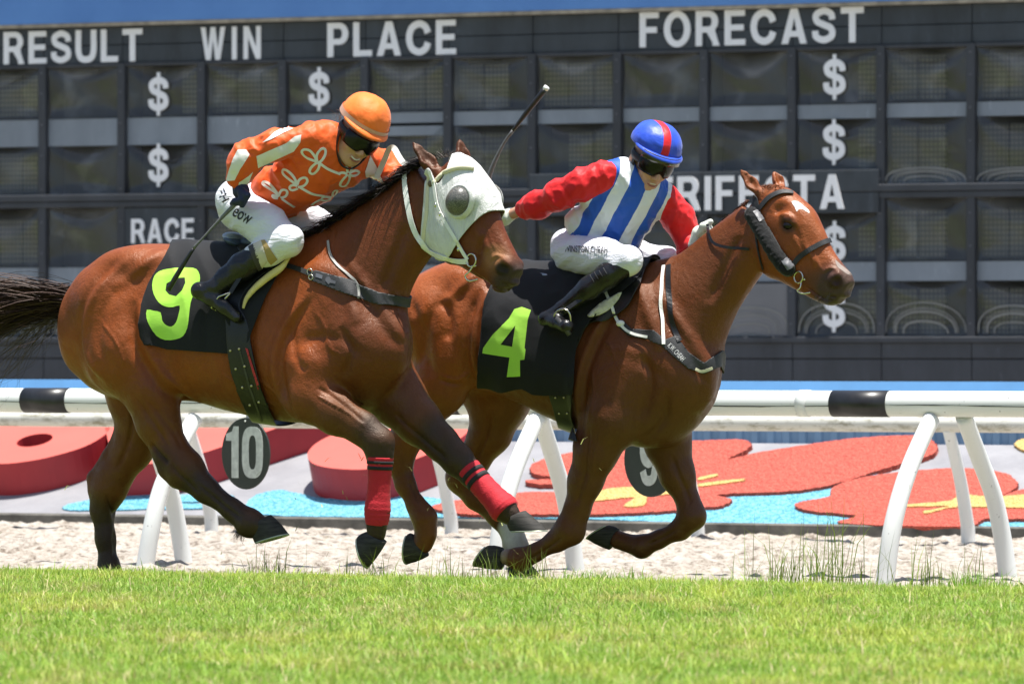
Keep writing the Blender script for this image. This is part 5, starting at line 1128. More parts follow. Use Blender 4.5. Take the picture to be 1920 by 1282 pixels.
# breast girth, neck strap
bp9 = patch('breast_girth', B9, [(583, 513), (593, 508), (640, 521), (672, 532), (710, 549), (764, 557), (830, 560), (830, 580), (762, 577), (710, 571), (672, 560), (640, 548), (585, 527)], dull_leather, .006, sm=8, th=.006)
strap_on('girth_strap', [(522, 494), (545, 501), (570, 509), (590, 517)], bvh_of(B9.body, sad9), dull_leather, bp9, .024, .005, .006)
strap_on('neck_strap', [(616, 452), (620, 478), (634, 500), (655, 517), (668, 528), (673, 541), (671, 560)], bvh_of(B9.body, bp9), simple('grey_web', (.34, .33, .31), .5), bp9, .012, .003, .005)
bvb = bvh_of(bp9)
for x, y, w_ in ((583, 511, .014), (585, 521, .012)):
    a, b = on(bvh_of(B9.body, bp9), x, y, .012); ring('buckle', a, w_, .003, metal_m, bp9, F9, 14)
drape('buckle_tongue', [(594, 513), (606, 517), (605, 524), (593, 520)], bvb, simple('grey_plate', (.2, .2, .21), .35, metal=.5), bp9, .009)
drape('buckle_plate', [(612, 521), (618, 519), (622, 525), (631, 528), (630, 533), (620, 531), (617, 534), (611, 527)], bvb, simple('grey_plate_dark', (.09, .09, .1), .4), bp9, .009)
# hood with eye cups
hood = patch('hood', B9, poly_smooth([(801, 316), (812, 322), (826, 346), (838, 330), (848, 300), (858, 284), (880, 282), (930, 330), (965, 378), (960, 402), (930, 398), (908, 402), (884, 424), (862, 452), (846, 478), (834, 484), (812, 474), (790, 462), (791, 440), (798, 395), (800, 350)], 3), hood_m, .009, frame=B9.hf, sm=5, folds=.009, th=.004)
bvh_h = bvh_of(hood, B9.body); bh0 = bvh_of(hood)
strap_on('hood_hem', [(925, 400), (906, 405), (884, 426), (863, 454), (848, 476)], bh0, hood_m, hood, .014, .003, .002)
strap_on('hood_binding', [(805, 326), (803, 350), (801, 395), (796, 435), (793, 458)], bh0, cream, hood, .018, .004, .003)
strap_on('hood_seam', [(842, 340), (872, 330), (900, 336), (918, 350)], bh0, simple('seam_thread', (.4, .4, .36), .8), hood, .004, .001, .002)
a, b = on(bvh_of(hood), 861, 377, .0)
for sg in (-1, 1):
    q = B9.hf.local(a); q = q * [1, -sg * 1.0, 1] if sg > 0 else q
    if sg > 0: q[1] = abs(q[1])
    c = B9.hf.world(q); out = B9.hf.m * sg; rr_ = [.063, .072, .034]
    Rm = np.stack([B9.hf.u * .86 + np.array([0, 0, -.5]), B9.hf.u * .5 + np.array([0, 0, .86]), out])
    for nm, k0, s_, mt in (('cup_rim', 0, 1.28, hood_m), ('eye_cup', 1, 1.0, cup_m)):
        v, f = [], []; n = 28; rows_ = 9
        for i in range(rows_ + 1):
            t = i / rows_
            if nm == 'eye_cup': rad, hgt = math.sin(t * math.pi / 2), math.cos(t * math.pi / 2) * .060 + .006
            else: rad, hgt = .92 + .38 * t, .014 * math.sin(t * math.pi) + .004 - .014 * t
            for j in range(n): v.append(c + Rm.T @ np.array([rr_[0] * rad * math.cos(2 * math.pi * j / n), rr_[1] * rad * math.sin(2 * math.pi * j / n), hgt]))
        for i in range(rows_):
            for j in range(n): f.append((i * n + j, i * n + (j + 1) % n, (i + 1) * n + (j + 1) % n, (i + 1) * n + j))
        o = mesh_obj(nm, v, f, mt, hood); recalc(o)
bvh_h2 = bvh_of(hood, B9.body)
P = [on(bvh_h2, x, y, .012)[0] for x, y in smooth_path([(817, 342), (828, 330), (846, 320), (868, 316), (888, 319)], 5)]
MB().tube([p for p in P if p is not None], .011, 10).build('brow_roll', cream, hood, True)
br9 = strap_on('bridle', [(806, 320), (815, 343), (822, 385), (836, 415), (852, 443), (868, 470), (879, 486)], bvh_h2, rein_m, bay, .017, .005, .008)
MB().ball(on(bvh_h2, 809, 345, .008)[0], .013, 8, (1, .7, 1.2)).build('brow_boss', simple('brown_boss', (.14, .1, .06), .5), br9, True)
for x, y in ((820, 385), (828, 402), (861, 466)): 
    a, b = on(bvh_h2, x, y, .012); MB().ball(a, .009, 6, (.8, .6, 1.3)).build('buckle', metal_m, br9, True)
a, b = on(bvh_h2, 886, 487, .012); ring('bit_ring', a, .030, .0045, metal_m, br9, F9, 22, (0.25, 1, 0)); a2 = a
P = smooth_path([F9.local(a2) + d for d in ([.01, 0, -.028], [-.01, -.004, -.055], [-.032, -.002, -.075], [-.012, 0, -.098], [.03, .01, -.09])], 5)
MB().tube([F9.world(p) for p in P], .004, 8).build('bit_cheek', metal_m, br9, True)
MB().tube([a2 + np.array([0, -.004, -.03]), np.asarray(F9.local(a2)) @ F9.R * 0 + a2 + np.array([.045, .02, -.022])], .004, 8).build('bit_bar', metal_m, br9, True)
# rein: bit -> along the neck -> over the crest to the far hand
strap_on('rein', [(880, 489), (860, 488), (830, 480), (806, 468), (786, 447), (775, 424), (769, 400), (764, 370), (761, 340), (763, 318), (770, 310)], bvh_h2, rein_m, br9, .026, .004, .010, 6, F9)
P = [F9.wpx(x, y, m) for x, y, m in smooth_path([(768, 309, -.02), (757, 306, .03), (747, 292, .07), (741, 281, .10), (735, 277, .12), (728, 283, .13), (722, 298, .14), (713, 318, .15), (706, 334, .15)], 5)]
MB().strap(P, [(-.25, -1, .1)] * len(P), .028, .004).build('rein', rein_m, br9)
# bandages
for pts in ([(713, 857, -.20, 25), (712, 885, -.20, 22.5), (710, 925, -.20, 22), (708, 952, -.20, 25), (707, 972, -.20, 23.5), (706, 984, -.20, 20)], [(878, 879, .10, 24), (903, 908, .10, 23.5), (927, 934, .10, 25), (943, 951, .10, 29), (950, 959, .10, 27)]):
    P = smooth_path([F9.wpx(x, y, m) for x, y, m, r_ in pts], 6); Rr = [float(x) for x in smooth_path([np.array([F9.r(x, y, r_, m)]) for x, y, m, r_ in pts], 6)]
    bo = MB().tube(P, [r_ * (1 + .018 * math.sin(i * 2.1)) for i, r_ in enumerate(Rr)], 24).build('leg_bandage', band_red, bay, True)
    for k in (2, 4): MB().tube([P[k] + (P[k + 1] - P[k]) * t for t in (0, .5, 1.2)], Rr[k] + .0025, 24).build('stripe', band_blk, bo, True)
# hair of the bay
def px_curve(fr, pts, m, n): 
    P = smooth_path([np.array(p, float) for p in pts], 12); i = RNG.uniform(0, len(P) - 1.01, n); k = i.astype(int); f = i - k
    xy = np.array([P[a] + (P[a + 1] - P[a]) * t for a, t in zip(k, f)]); return np.array([fr.loc(x, y, mm) for (x, y), mm in zip(xy, m)])
n = 1500; m_ = RNG.normal(0, .022, n); Rt = px_curve(F9, [(590, 446), (640, 412), (690, 380), (735, 352), (780, 318), (806, 302)], m_, n); 
D = np.stack([-.75 - .3 * RNG.uniform(0, 1, n), -.45 + .5 * RNG.normal(0, 1, n) * .7, .40 + .45 * RNG.normal(0, 1, n) * .5], 1)
strands('mane', F9.world(Rt), D @ F9.R, RNG.uniform(.07, .16, n), hair_m, bay, .006, np.array([.010, .007, .006]) * RNG.uniform(.5, 1.8, (n, 1)), 5, .6, .12, 2)
n = 260; Rt = px_curve(F9, [(570, 446), (590, 440), (625, 432)], RNG.normal(0, .02, n), n); D = np.stack([.3 * RNG.normal(0, 1, n) - .2, -.3 + .5 * RNG.normal(0, 1, n), .7 + 0 * m_[:n]], 1)
strands('mane', F9.world(Rt), D @ F9.R, RNG.uniform(.03, .07, n), hair_m, bay, .006, np.array([.010, .007, .006]) * RNG.uniform(.5, 1.8, (n, 1)), 5, .5, .2, 3)
n = 160; Rt = px_curve(F9, [(800, 304), (830, 296), (848, 296)], RNG.normal(0, .02, n), n); D = np.stack([-.3 + .6 * RNG.normal(0, 1, n), .4 * RNG.normal(0, 1, n), 1 + 0 * m_[:n]], 1)
strands('forelock', F9.world(Rt), D @ F9.R, RNG.uniform(.03, .075, n), hair_m, bay, .003, np.array([.05, .042, .036]) * RNG.uniform(.3, 2.2, (n, 1)), 5, .3, .2, 4)
n = 1900; b_ = F9.loc(128, 566, 0); Rt = b_ + np.stack([RNG.normal(0, .02, n), RNG.normal(0, .025, n), RNG.normal(0, .03, n)], 1)
Lx = RNG.uniform(.45, 1.0, n); D = np.stack([-1 + 0 * Lx, RNG.normal(0, .10, n) - .06, RNG.uniform(-.14, .26, n)], 1)
strands('tail', F9.world(Rt), D @ F9.R, Lx, hair_m, bay, .005, np.array([.045, .026, .019]) * RNG.uniform(.5, 2.0, (n, 1)), 9, .24, .12, 5)
n = 260; Rt = b_ + np.stack([RNG.normal(-.02, .02, n), RNG.normal(0, .03, n), RNG.normal(-.04, .04, n)], 1); Lx = RNG.uniform(.3, .8, n); D = np.stack([-1 + 0 * Lx, RNG.normal(0, .15, n), RNG.normal(-.08, .2, n)], 1)
strands('tail', F9.world(Rt), D @ F9.R, Lx, hair_m, bay, .003, np.array([.05, .03, .022]) * RNG.uniform(.5, 2.2, (n, 1)), 9, .35, .3, 6)
G = Field((-1.3, -.2, .8), (-.6, .2, 1.5), .012); G.chain([F9.loc(x, y, 0) for x, y in ((140, 566), (112, 562), (85, 562))], [.05, .04, .012], .02); vv, qq = G.surface(); mesh_obj('tail_dock', F9.world(vv), qq, simple('dark_dock', (.02, .013, .01), .6), bay)

# ---------------------------------------------------------------- tack of the chestnut
cl4 = patch('saddle_cloth', B4, [(950, 470), (938, 520), (917, 547), (907, 570), (899, 620), (896, 670), (900, 717), (941, 726), (986, 723), (1007, 732), (1028, 736), (1078, 738), (1090, 640), (1130, 590), (1200, 530), (1240, 470)], black_cloth, .012, sm=12, folds=.022)
bv4c = bvh_of(cl4)
drape('number', [(979, 576), (996, 582), (990, 600), (984, 652), (986, 655), (984, 674), (976, 675), (976, 705), (951, 706), (956, 670), (905, 662), (907, 652), (925, 627), (955, 597), (965, 580)], bv4c, lime, cl4, .005, 3, [[(967, 610), (939, 646), (961, 650)]], 0, False)
sad4 = patch('saddle', B4, poly_smooth([(1228, 470), (1217, 500), (1204, 532), (1182, 574), (1150, 598), (1110, 610), (1092, 640), (1074, 690), (1076, 732), (1083, 812), (1090, 830), (1060, 815), (1042, 761), (1029, 717), (1030, 660), (1045, 612), (1080, 560), (1118, 520), (1090, 470)], 3), black_leather, .022, sm=6, th=.006)
bv4s = bvh_of(sad4)
for p in ((1038, 716), (1046, 716), (1043, 744), (1059, 744), (1050, 773), (1065, 773)):
    a, b = on(bv4s, *p, .009)
    if a is not None: MB().ball(a, .0055, 6).build('eyelet', rivet_m, sad4, True)
drape('saddle_pad', poly_smooth([(1105, 593), (1130, 570), (1150, 558), (1167, 549), (1162, 562), (1142, 582), (1118, 595)], 3), bvh_of(sad4, cl4), pad_white, sad4, .014, 4, (), .008)
blob('saddle_seat', F4, [((1120, 502, 0), (.17, .10, .035), 0)], blue_seat, sad4)
blob('cantle', F4, [((1046, 517, -.03), (.088, .14, .016), .2)], silver_m, sad4); blob('cantle_pad', F4, [((1052, 520, -.02), (.082, .13, .022), .2)], blue_seat, sad4)
P4b = bvh_of(B4.body, sad4)
bp4 = patch('breast_girth', B4, [(1168, 600), (1185, 617), (1225, 619), (1246, 638), (1268, 630), (1290, 660), (1320, 680), (1355, 655), (1420, 640), (1420, 680), (1345, 688), (1320, 701), (1290, 692), (1262, 668), (1240, 648), (1215, 637), (1180, 631), (1160, 613)], dull_leather, .006, sm=8, th=.005)
bv4b = bvh_of(B4.body, sad4, bp4)
strap_on('neck_strap', [(1254, 498), (1254, 540), (1257, 580), (1264, 615), (1274, 640)], bv4b, black_leather, bp4, .026, .004, .006)
strap_on('neck_strap', [(1246, 500), (1242, 532), (1240, 570), (1242, 612), (1244, 646)], bv4b, rein_m, bp4, .017, .004, .010)
strap_on('girth_strap', [(1138, 549), (1146, 568), (1154, 588), (1161, 604), (1168, 612)], bv4b, rein_m, bp4, .015, .004, .012)
MB().ball(on(bv4b, 1165, 607, .012)[0], .018, 8, (1.2, .7, .9)).build('strap_knot', rein_m, bp4, True)
strap_on('girth_strap', [(1168, 612), (1178, 622), (1195, 629), (1216, 632)], bv4b, rein_m, bp4, .013, .004, .012)
strap_on('reflective_strip', [(1302, 692), (1316, 696), (1333, 690)], bv4b, cream, bp4, .014, .003, .012)
# bridle
H4b = B4.bvh
drape('star', poly_smooth([(1484, 378), (1496, 378), (1506, 386), (1516, 394), (1517, 400), (1506, 393), (1498, 392), (1494, 397), (1490, 388)], 2), H4b, simple('white_star_hair', (.75, .73, .7), .7, .08, 60, .4, 200), B4.body, .0012, 3)
drape('snip', poly_smooth([(1566, 487), (1576, 496), (1588, 505), (1598, 516), (1590, 515), (1580, 508), (1570, 500)], 2), H4b, simple('pale_nose_hair', (.24, .19, .165), .7, .1, 60, .3, 200), B4.body, .0012, 3)
bri4 = strap_on('bridle', [(1416, 366), (1420, 380), (1424, 392), (1440, 374), (1455, 365), (1470, 361), (1486, 363)], H4b, dull_leather, che, .026, .006, .006)
strap_on('cheek_strap', [(1417, 368), (1415, 385), (1416, 402)], H4b, dull_leather, bri4, .022, .005, .006)
P = [on(H4b, x, y, .018)[0] for x, y in smooth_path([(1414, 402), (1428, 425), (1445, 455), (1462, 483), (1481, 504)], 8)]; P = [p for p in P if p is not None]
G = Field(F4.local(np.min(P, 0)) * 0 + np.min([F4.local(p) for p in P], 0) - .08, np.max([F4.local(p) for p in P], 0) + .08, .006); G.chain([F4.local(p) for p in P], [.035] * len(P), .01)
vv, qq = G.surface(); nn = vnormals(vv, qq); vv = vv + nn * ((snoise(vv, 150, 3) - .5) * .006 + (snoise(vv, 60, 4) - .5) * .004)[:, None]
roll = mesh_obj('cheek_roll', F4.world(vv), qq, cloth_mat('black_sheepskin', (.010, .010, .011), .95, 160, .6, .4, .15), bri4)
g_tape = simple('grey_tape', (.13, .13, .14), .5)
for pl in ([(1412, 397), (1425, 390), (1436, 408), (1424, 416)], [(1465, 489), (1478, 481), (1490, 500), (1476, 507)]): drape('roll_tape', pl, bvh_of(roll), g_tape, bri4, .003, 3)
strap_on('noseband', [(1490, 494), (1500, 482), (1520, 468), (1538, 458), (1553, 452), (1560, 455)], H4b, dull_leather, bri4, .025, .006, .006)
strap_on('throat_lash', [(1416, 405), (1418, 440), (1424, 475), (1432, 505)], H4b, dull_leather, bri4, .010, .004, .004)
a, b = on(H4b, 1499, 519, .010); ring('bit_ring', a, .027, .0045, metal_m, bri4, F4, 22, (.25, 1, 0))
P = smooth_path([F4.local(a) + d for d in ([.015, 0, -.022], [.012, -.005, -.05], [-.004, -.004, -.066], [.02, 0, -.08], [.06, .01, -.075])], 5); MB().tube([F4.world(p) for p in P], .0038, 8).build('bit_cheek', metal_m, bri4, True)
MB().tube([a + np.array([.02, -.006, -.01]), a + np.array([.055, .008, -.012])], .006, 8).build('bit_bar', metal_m, bri4, True)
strap_on('rein', [(1326, 420), (1331, 440), (1338, 455), (1352, 462), (1375, 465), (1406, 467)], H4b, black_leather, bri4, .014, .004, .008, 6, F4)
n = 900; Rt = px_curve(F4, [(1412, 362), (1440, 352), (1470, 358)], RNG.normal(0, .03, n), n); D = np.stack([.5 + .5 * RNG.normal(0, 1, n), .3 * RNG.normal(0, 1, n), .6 + 0 * m_[:n]], 1)
strands('forelock', F4.world(Rt), D @ F4.R, RNG.uniform(.03, .07, n), hair_m, che, .004, np.array([.16, .055, .022]) * RNG.uniform(.5, 1.6, (n, 1)), 5, .7, .15, 7)
n = 700; Rt = px_curve(F4, [(1275, 482), (1325, 444), (1368, 408), (1405, 376)], RNG.normal(.015, .014, n), n); D = np.stack([-.8 + .2 * RNG.normal(0, 1, n), .35 + .3 * RNG.normal(0, 1, n), .12 + .25 * RNG.normal(0, 1, n)], 1)
strands('mane', F4.world(Rt), D @ F4.R, RNG.uniform(.03, .06, n), hair_m, che, .005, np.array([.09, .03, .014]) * RNG.uniform(.4, 1.6, (n, 1)), 5, .7, .12, 8)
eye_m = simple('dark_horse_eye', (.006, .004, .003), .16, .2, 20, spec=.35)
q = B4.hf.loc(1478, 423, -.089)
for sg in (1, -1): MB().ball(B4.hf.world(q * [1, sg, 1]), .0235, 12, (1.15, 1, .85)).build('eye', eye_m, che, True)
# whiskers
n = 60; Rt = np.array([F4.local(on(H4b, x, y, 0)[0]) for x, y in RNG.uniform((1528, 550), (1556, 566), (n, 2)) if on(H4b, x, y, 0)[0] is not None]); n = len(Rt)
D = np.stack([RNG.normal(-.3, .3, n), RNG.normal(-.5, .3, n), -.9 + 0 * m_[:n]], 1); strands('whiskers', F4.world(Rt), D @ F4.R, RNG.uniform(.02, .05, n), hair_m, che, .0014, np.array([.12, .1, .09]) * np.ones((n, 1)), 4, .1, .1, 9)

for fr_, rt_, x, y, m, dx, dz in ((F9, bay, 452, 995, -.16, -.5, -1), (F9, bay, 190, 1082, .14, -.8, -.8)):
    n = 140; c_ = fr_.loc(x, y, m); Rt = c_ + RNG.normal(0, .014, (n, 3)); D = np.stack([RNG.normal(dx, .35, n), RNG.normal(0, .3, n), RNG.normal(dz, .3, n)], 1)
    strands('fetlock_hair', fr_.world(Rt), D @ fr_.R, RNG.uniform(.015, .04, n), hair_m, rt_, .003, np.array([.012, .009, .008]) * np.ones((n, 1)), 4, .3, .2, 12)
# ================================================================== jockeys
skin = Mat('skin'); skin.base(skin.mix(skin.noise(30, 4), (.46, .24, .15), (.56, .31, .2))); skin.set(Roughness=.5, Subsurface_Weight=.08); skin.b.inputs['Subsurface Scale'].default_value = .01; skin_m = skin.m
def silk(name, base_fn, rough=.55):
    M = Mat(name); M.base(base_fn(M)); M.set(Roughness=rough, Sheen_Weight=.1)
    f = M.noise(9, 3, .5, M.scaled(M.coord(), (1, 1, .7)), .8); g = M.noise(26, 2, .5, None, .6)
    M.b.inputs['Specular IOR Level'].default_value = .35; M.bump(M.math('ADD', f, M.math('MULTIPLY', g, .3)), .3, .03); return M.m
M = Mat('white_breeches'); M.base(M.mix(M.noise(5, 4), (.66, .67, .74), (.74, .75, .80))); M.set(Roughness=.6, Sheen_Weight=.05)
rot_ = M.n('ShaderNodeMapping'); rot_.inputs['Rotation'].default_value = (0, .7, .3); rot_.inputs['Scale'].default_value = (1, 1, 3.2); M.l(M.coord(), rot_.inputs['Vector'])
M.bump(M.math('ADD', M.noise(9, 4, .6, rot_.outputs[0], 1.2), M.math('MULTIPLY', M.noise(220, 2), .08)), .55, .02); breech_m = M.m
boot_m = Mat('polished_boot'); boot_m.base((.009, .009, .010)); boot_m.set(Roughness=.24); boot_m.bump(boot_m.noise(16, 5, .6, None, 1.0), .5, .015); boot_m = boot_m.m
gog_m = simple('dark_goggle_lens', (.005, .005, .006), .22, .2, 10, spec=.3); strap_blk = simple('black_strap', (.012, .012, .013), .6); teeth_m = simple('teeth', (.7, .68, .62), .4, .03); lip_m = simple('lips', (.32, .10, .08), .45, .1)
def W2(fr, c): return fr.R @ np.asarray(c, float)
class Rider: pass
def axes(up, fwd):
    u = np.array(up, float); u /= np.linalg.norm(u); f = np.array(fwd, float); f -= u * (f @ u); f /= np.linalg.norm(f); return np.cross(f, u), f, u     # right, forward, up
def build_rider(fr, J):
    """one continuous body grown along the skeleton, then each garment fitted round it"""
    root = empty('person', Frame.__new__(Frame), None, None) if False else None
    rt = bpy.data.objects.new('person', None); COL.objects.link(rt); f2 = Frame(J['seat'][0], fr.wpx(*J['seat'])[1], PSI, fr.wpx(*J['seat'])[2]); rt.matrix_world = fr.matrix(); rt.empty_display_size = .1
    tag(rt, J['label'], 'jockey', 'jockeys racing on horseback')
    L = lambda p: fr.loc(p[0], p[1], p[2] if len(p) > 2 else 0)
    r_, f_, u_ = axes(*J['head']); C = L(J['skull']); S = J['hs']
    Rm = np.stack([W2(fr, r_), W2(fr, f_), W2(fr, u_)])                       # rows: head right, forward, up (local)
    hp = lambda x, y, z: C + Rm.T @ (np.array([x, y, z]) * S)
    lo = np.min([L(p) for ch in J['chains'] for p in ch[1]] + [C], 0) - .25; hi = np.max([L(p) for ch in J['chains'] for p in ch[1]] + [C], 0) + .25
    T = J['torso_axes']; tl, tn, tu = axes(T[0], T[1]); TR = np.stack([W2(fr, tl), W2(fr, tn), W2(fr, tu)])
    def grown(parts, d, h, torso=True, k=.02, head=False, tk=.05):
        F = Field(lo, hi, h)
        if torso:
            for p, rad in J['torso']: F.ell(L(p), np.array(rad) + d, tk, 'u', TR)
        for nm, pts in J['chains']:
            if nm in parts: F.chain([L(p) for p in pts], [max(.006, fr.r(p[0], p[1], p[3], p[2]) + d) for p in pts], k)
        if head:
            e = lambda c, r, k=.015, op='u': F.ell(hp(*c), np.array(r) * S, k, op, Rm)
            cp = lambda a, b, ra, rb, k=.008, op='u': F.cap(hp(*a), hp(*b), ra * S, rb * S, k, op)
            e((0, -.005, .02), (.074, .092, .088), .02); e((0, .032, -.055), (.060, .058, .075), .025); e((0, .066, -.112), (.026, .022, .02), .02); e((0, .045, -.10), (.046, .04, .028), .02)
            for s in (-1, 1):
                e((.038 * s, .066, -.045), (.024, .02, .022), .02); e((.078 * s, -.012, -.03), (.010, .020, .030), .006); cp((.012 * s, .094, .0), (.046 * s, .078, .005), .009, .006, .012); e((.011 * s, .100, -.054), (.009, .010, .008), .006)
                e((.033 * s, .088, -.018), (.016, .012, .010), .01, 's')
            cp((0, .094, -.008), (0, .112, -.047), .008, .012, .01)
            e((0, .088, -.083), (.030, .010, .012), .008); cp((-.022, .098, -.082), (.022, .098, -.082), .005, .005, .005, 's')
            cp((0, -.025, -.06), tuple(np.linalg.solve(Rm.T * S, L(J['neckbase']) - C)), .055, .058, .03)
        return F
    F = grown(('thigh_n', 'thigh_f', 'shin_n', 'shin_f', 'arm_n', 'arm_f', 'wrist_n', 'hand_n', 'hand_f'), -.014, .0065, head=True); v, q = F.surface(); v = relax(v, q, 1, .5)
    body = mesh_obj('body', v, q, skin_m, rt, True, world=False)
    R = Rider(); R.root, R.body, R.fr, R.hp, R.Rm, R.S, R.L, R.C, R.TR = rt, body, fr, hp, Rm, S, L, C, TR
    # silks
    F = grown(('arm_n', 'arm_f'), .0, .0065, True, .05); F2 = grown(('arm_n', 'arm_f'), 0, .0065, False)
    for cut in J['cuts']: F.ell(L(cut[0]), cut[1], .004, 's')
    nc = hp(0, .0, -.085); F.cap(nc, hp(0, .02, -.0), .062 * S, .075 * S, .006, 's')
    v, q = F.surface(); v = relax(v, q, 1, .5); n = vnormals(v, q)
    tq = (v - L(J['torso'][0][0])) @ TR.T; wr = np.zeros(len(v))
    wr += (snoise(np.stack([tq[:, 0] * .8 + tq[:, 2] * .5, tq[:, 2] * .35, tq[:, 1] * .5], 1), 14, 5) - .5) * .010 + (ridged(v @ np.array([[.8, .2, .5], [.1, .9, .1], [-.5, .1, .8]]).T * [1, .7, .45], 17, 6) - .6) * .016 + (ridged(v, 30, 8) - .6) * .007
    v = v + n * wr[:, None]; jk = mesh_obj('racing_silks', v, q, J['silk'], rt, True, world=False)
    F3 = grown((), 0, .0065, True); set_val(jk, 'sleeve', np.clip((F3.sample(v) - F2.sample(v) - J.get('sl', .0)) / .006, -1, 1)); set_val(jk, 'across', (v - L(J['mid'])) @ TR[0]); set_val(jk, 'upw', (v - L(J['mid'])) @ TR[2]); set_val(jk, 'frontw', (v - L(J['mid'])) @ TR[1])
    R.silks = jk
    F = grown(('thigh_n', 'thigh_f', 'knee_n', 'knee_f'), .002, .0065, False, .03); F.ell(L(J['pelvis'][0]), J['pelvis'][1], .05, 'u', TR)
    v, q = F.surface(); v = relax(v, q, 2, .5); n = vnormals(v, q); cr = v @ np.array([.55, .3, -.78]); al = v @ np.array([.8, 0, .6]); v = v + n * ((snoise(np.stack([cr, al * .25, v[:, 1] * .3], 1), 34, 9) - .5) * .011)[:, None]
    R.breeches = mesh_obj('breeches', v, q, breech_m, rt, True, world=False)
    for sd_ in 'nf':
        F = grown(('boot_' + sd_, 'foot_' + sd_), 0, .006, False, .02); v, q = F.surface(); v = relax(v, q, 1, .5); n = vnormals(v, q); v = v + n * ((snoise(v, 30, 9) - .5) * .003)[:, None]
        b = mesh_obj('boot', v, q, boot_m, rt, True, world=False); setattr(R, 'boot_' + sd_, b)
        F = grown(('hand_' + sd_, 'fing1_' + sd_, 'fing2_' + sd_, 'fing3_' + sd_, 'fing4_' + sd_, 'thumb_' + sd_), .001, .0045, False, .006); v, q = F.surface(); v = relax(v, q, 1, .4)
        mesh_obj('glove', v, q, J['glove'], rt, True, world=False)
    # helmet: shell, rim band and peak
    hc = J['helm']; n, m = 48, 22; v, f = [], []
    HR = np.array(hc['r']); tilt = hc.get('tilt', 0)
    def shell(a, t, g=0.0):                      # a around (0 = front), t 0 top .. 1 rim
        ph = t * math.radians(98); x, y, z = math.sin(a) * math.sin(ph) ** .92, math.cos(a) * math.sin(ph) ** .92, math.cos(ph)
        fo = g + hc.get('fold', 0) * (math.sin(a * 6 + 1.3 * math.sin(a * 2)) * math.sin(ph) ** 2 * (1 - .5 * t) * .5 + .8 * (float(snoise(np.array([[x * 3, y * 3, z * 3]]), 1.0, 21)[0]) - .5)) * (t < .85)
        return np.array([x * (HR[0] + fo), y * (HR[1] + fo), z * (HR[2] + fo)])
    ct, st_ = math.cos(tilt), math.sin(tilt)
    def place(p): return L(hc['c']) + Rm.T @ np.array([p[0], p[1] * ct - p[2] * st_, p[1] * st_ + p[2] * ct])
    for i in range(m + 1):
        for j in range(n): v.append(place(shell(2 * math.pi * j / n, i / m)))
    for i in range(m):
        for j in range(n): f.append((i * n + j, i * n + (j + 1) % n, (i + 1) * n + (j + 1) % n, (i + 1) * n + j))
    hm = mesh_obj('helmet', v, f, hc['mat'], rt, True, world=False); recalc(hm); md = hm.modifiers.new('thickness', 'SOLIDIFY'); md.thickness = .006; md.offset = -1
    set_val(hm, 'across', [shell(2 * math.pi * j / n, i / m)[0] for i in range(m + 1) for j in range(n)]); set_val(hm, 'frontw', [shell(2 * math.pi * j / n, i / m)[1] for i in range(m + 1) for j in range(n)])
    v, f = [], []
    for t, g in ((.86, .003), (.985, .003)):
        for j in range(n): v.append(place(shell(2 * math.pi * j / n, t, g)))
    for j in range(n): f.append((j, (j + 1) % n, n + (j + 1) % n, n + j))
    if hc.get('band'): o = mesh_obj('helmet_band', v, f, hc['band'], hm, True, world=False) if False else mesh_obj('helmet_band', fr.world(np.array(v)), f, hc['band'], hm, True)
    v, f = [], []; K = 30; A = math.radians(78)
    for i in range(K + 1):
        a = -A + 2 * A * i / K; c = math.cos(a / A * math.pi / 2) ** .6
        for ext, dz in ((0, .004), (.5, .0), (1, -.012 * 1), (1, -.019), (.5, -.008), (0, -.006)):
            p = shell(a, .96); d = np.array([math.sin(a) * .55, math.cos(a), 0]); v.append(place(p + d * ext * hc['peak'] * c + np.array([0, 0, dz * (.3 + .7 * c)])))
    for i in range(K):
        for j in range(6): f.append((i * 6 + j, (i + 1) * 6 + j, (i + 1) * 6 + (j + 1) % 6, i * 6 + (j + 1) % 6))
    o = mesh_obj('helmet_peak', fr.world(np.array(v)), f, hc['mat'] if not hc.get('peakmat') else hc['peakmat'], hm, True); recalc(o); set_val(o, 'across', [9] * len(v)); set_val(o, 'frontw', [0] * len(v))
    R.helmet, R.place, R.shell = hm, place, shell
    # goggles: a wrapped lens with a strap, then the chin strap
    def wrap(name, z0, z1, a1, mat, parent, g=.0, nose=True, fwd=.03):
        v, f = [], []; K, M_ = 28, 8
        for i in range(K + 1):
            a = -a1 + 2 * a1 * i / K
            for j in range(M_ + 1):
                t = j / M_; z = z0 + (z1 - z0) * t; 
                if nose: z = z0 + (z1 - z0) * t + (1 - t) * .016 * max(0, 1 - (a / .32) ** 2) - (1 - t) * .004 * math.cos(2 * a)
                b = .006 * math.sin(math.pi * t); v.append(fr.world(hp(math.sin(a) * (.080 + g + b), math.cos(a) * (.080 + g + b) + fwd, z)))
        for i in range(K):
            for j in range(M_): q = i * (M_ + 1) + j; f.append((q, q + M_ + 1, q + M_ + 2, q + 1))
        o = mesh_obj(name, v, f, mat, parent); md = o.modifiers.new('thickness', 'SOLIDIFY'); md.thickness = .004; return o
    gg = wrap('goggles', -.042, .022, 1.25, gog_m, rt)
    wrap('goggle_strap', -.018, .012, math.pi, strap_blk, gg, .006, False, .012)
    P = [fr.world(hp(*p)) for p in ((-.083, .005, .01), (-.081, .015, -.04), (-.066, .035, -.095), (-.03, .062, -.134), (0, .072, -.14), (.03, .062, -.134), (.066, .035, -.095), (.081, .015, -.04), (.083, .005, .01))]
    P = smooth_path(P, 4); MB().strap(P, [p - fr.world(hp(0, .01, -.05)) for p in P], .016 * S, .004).build('chin_strap', strap_blk, rt)
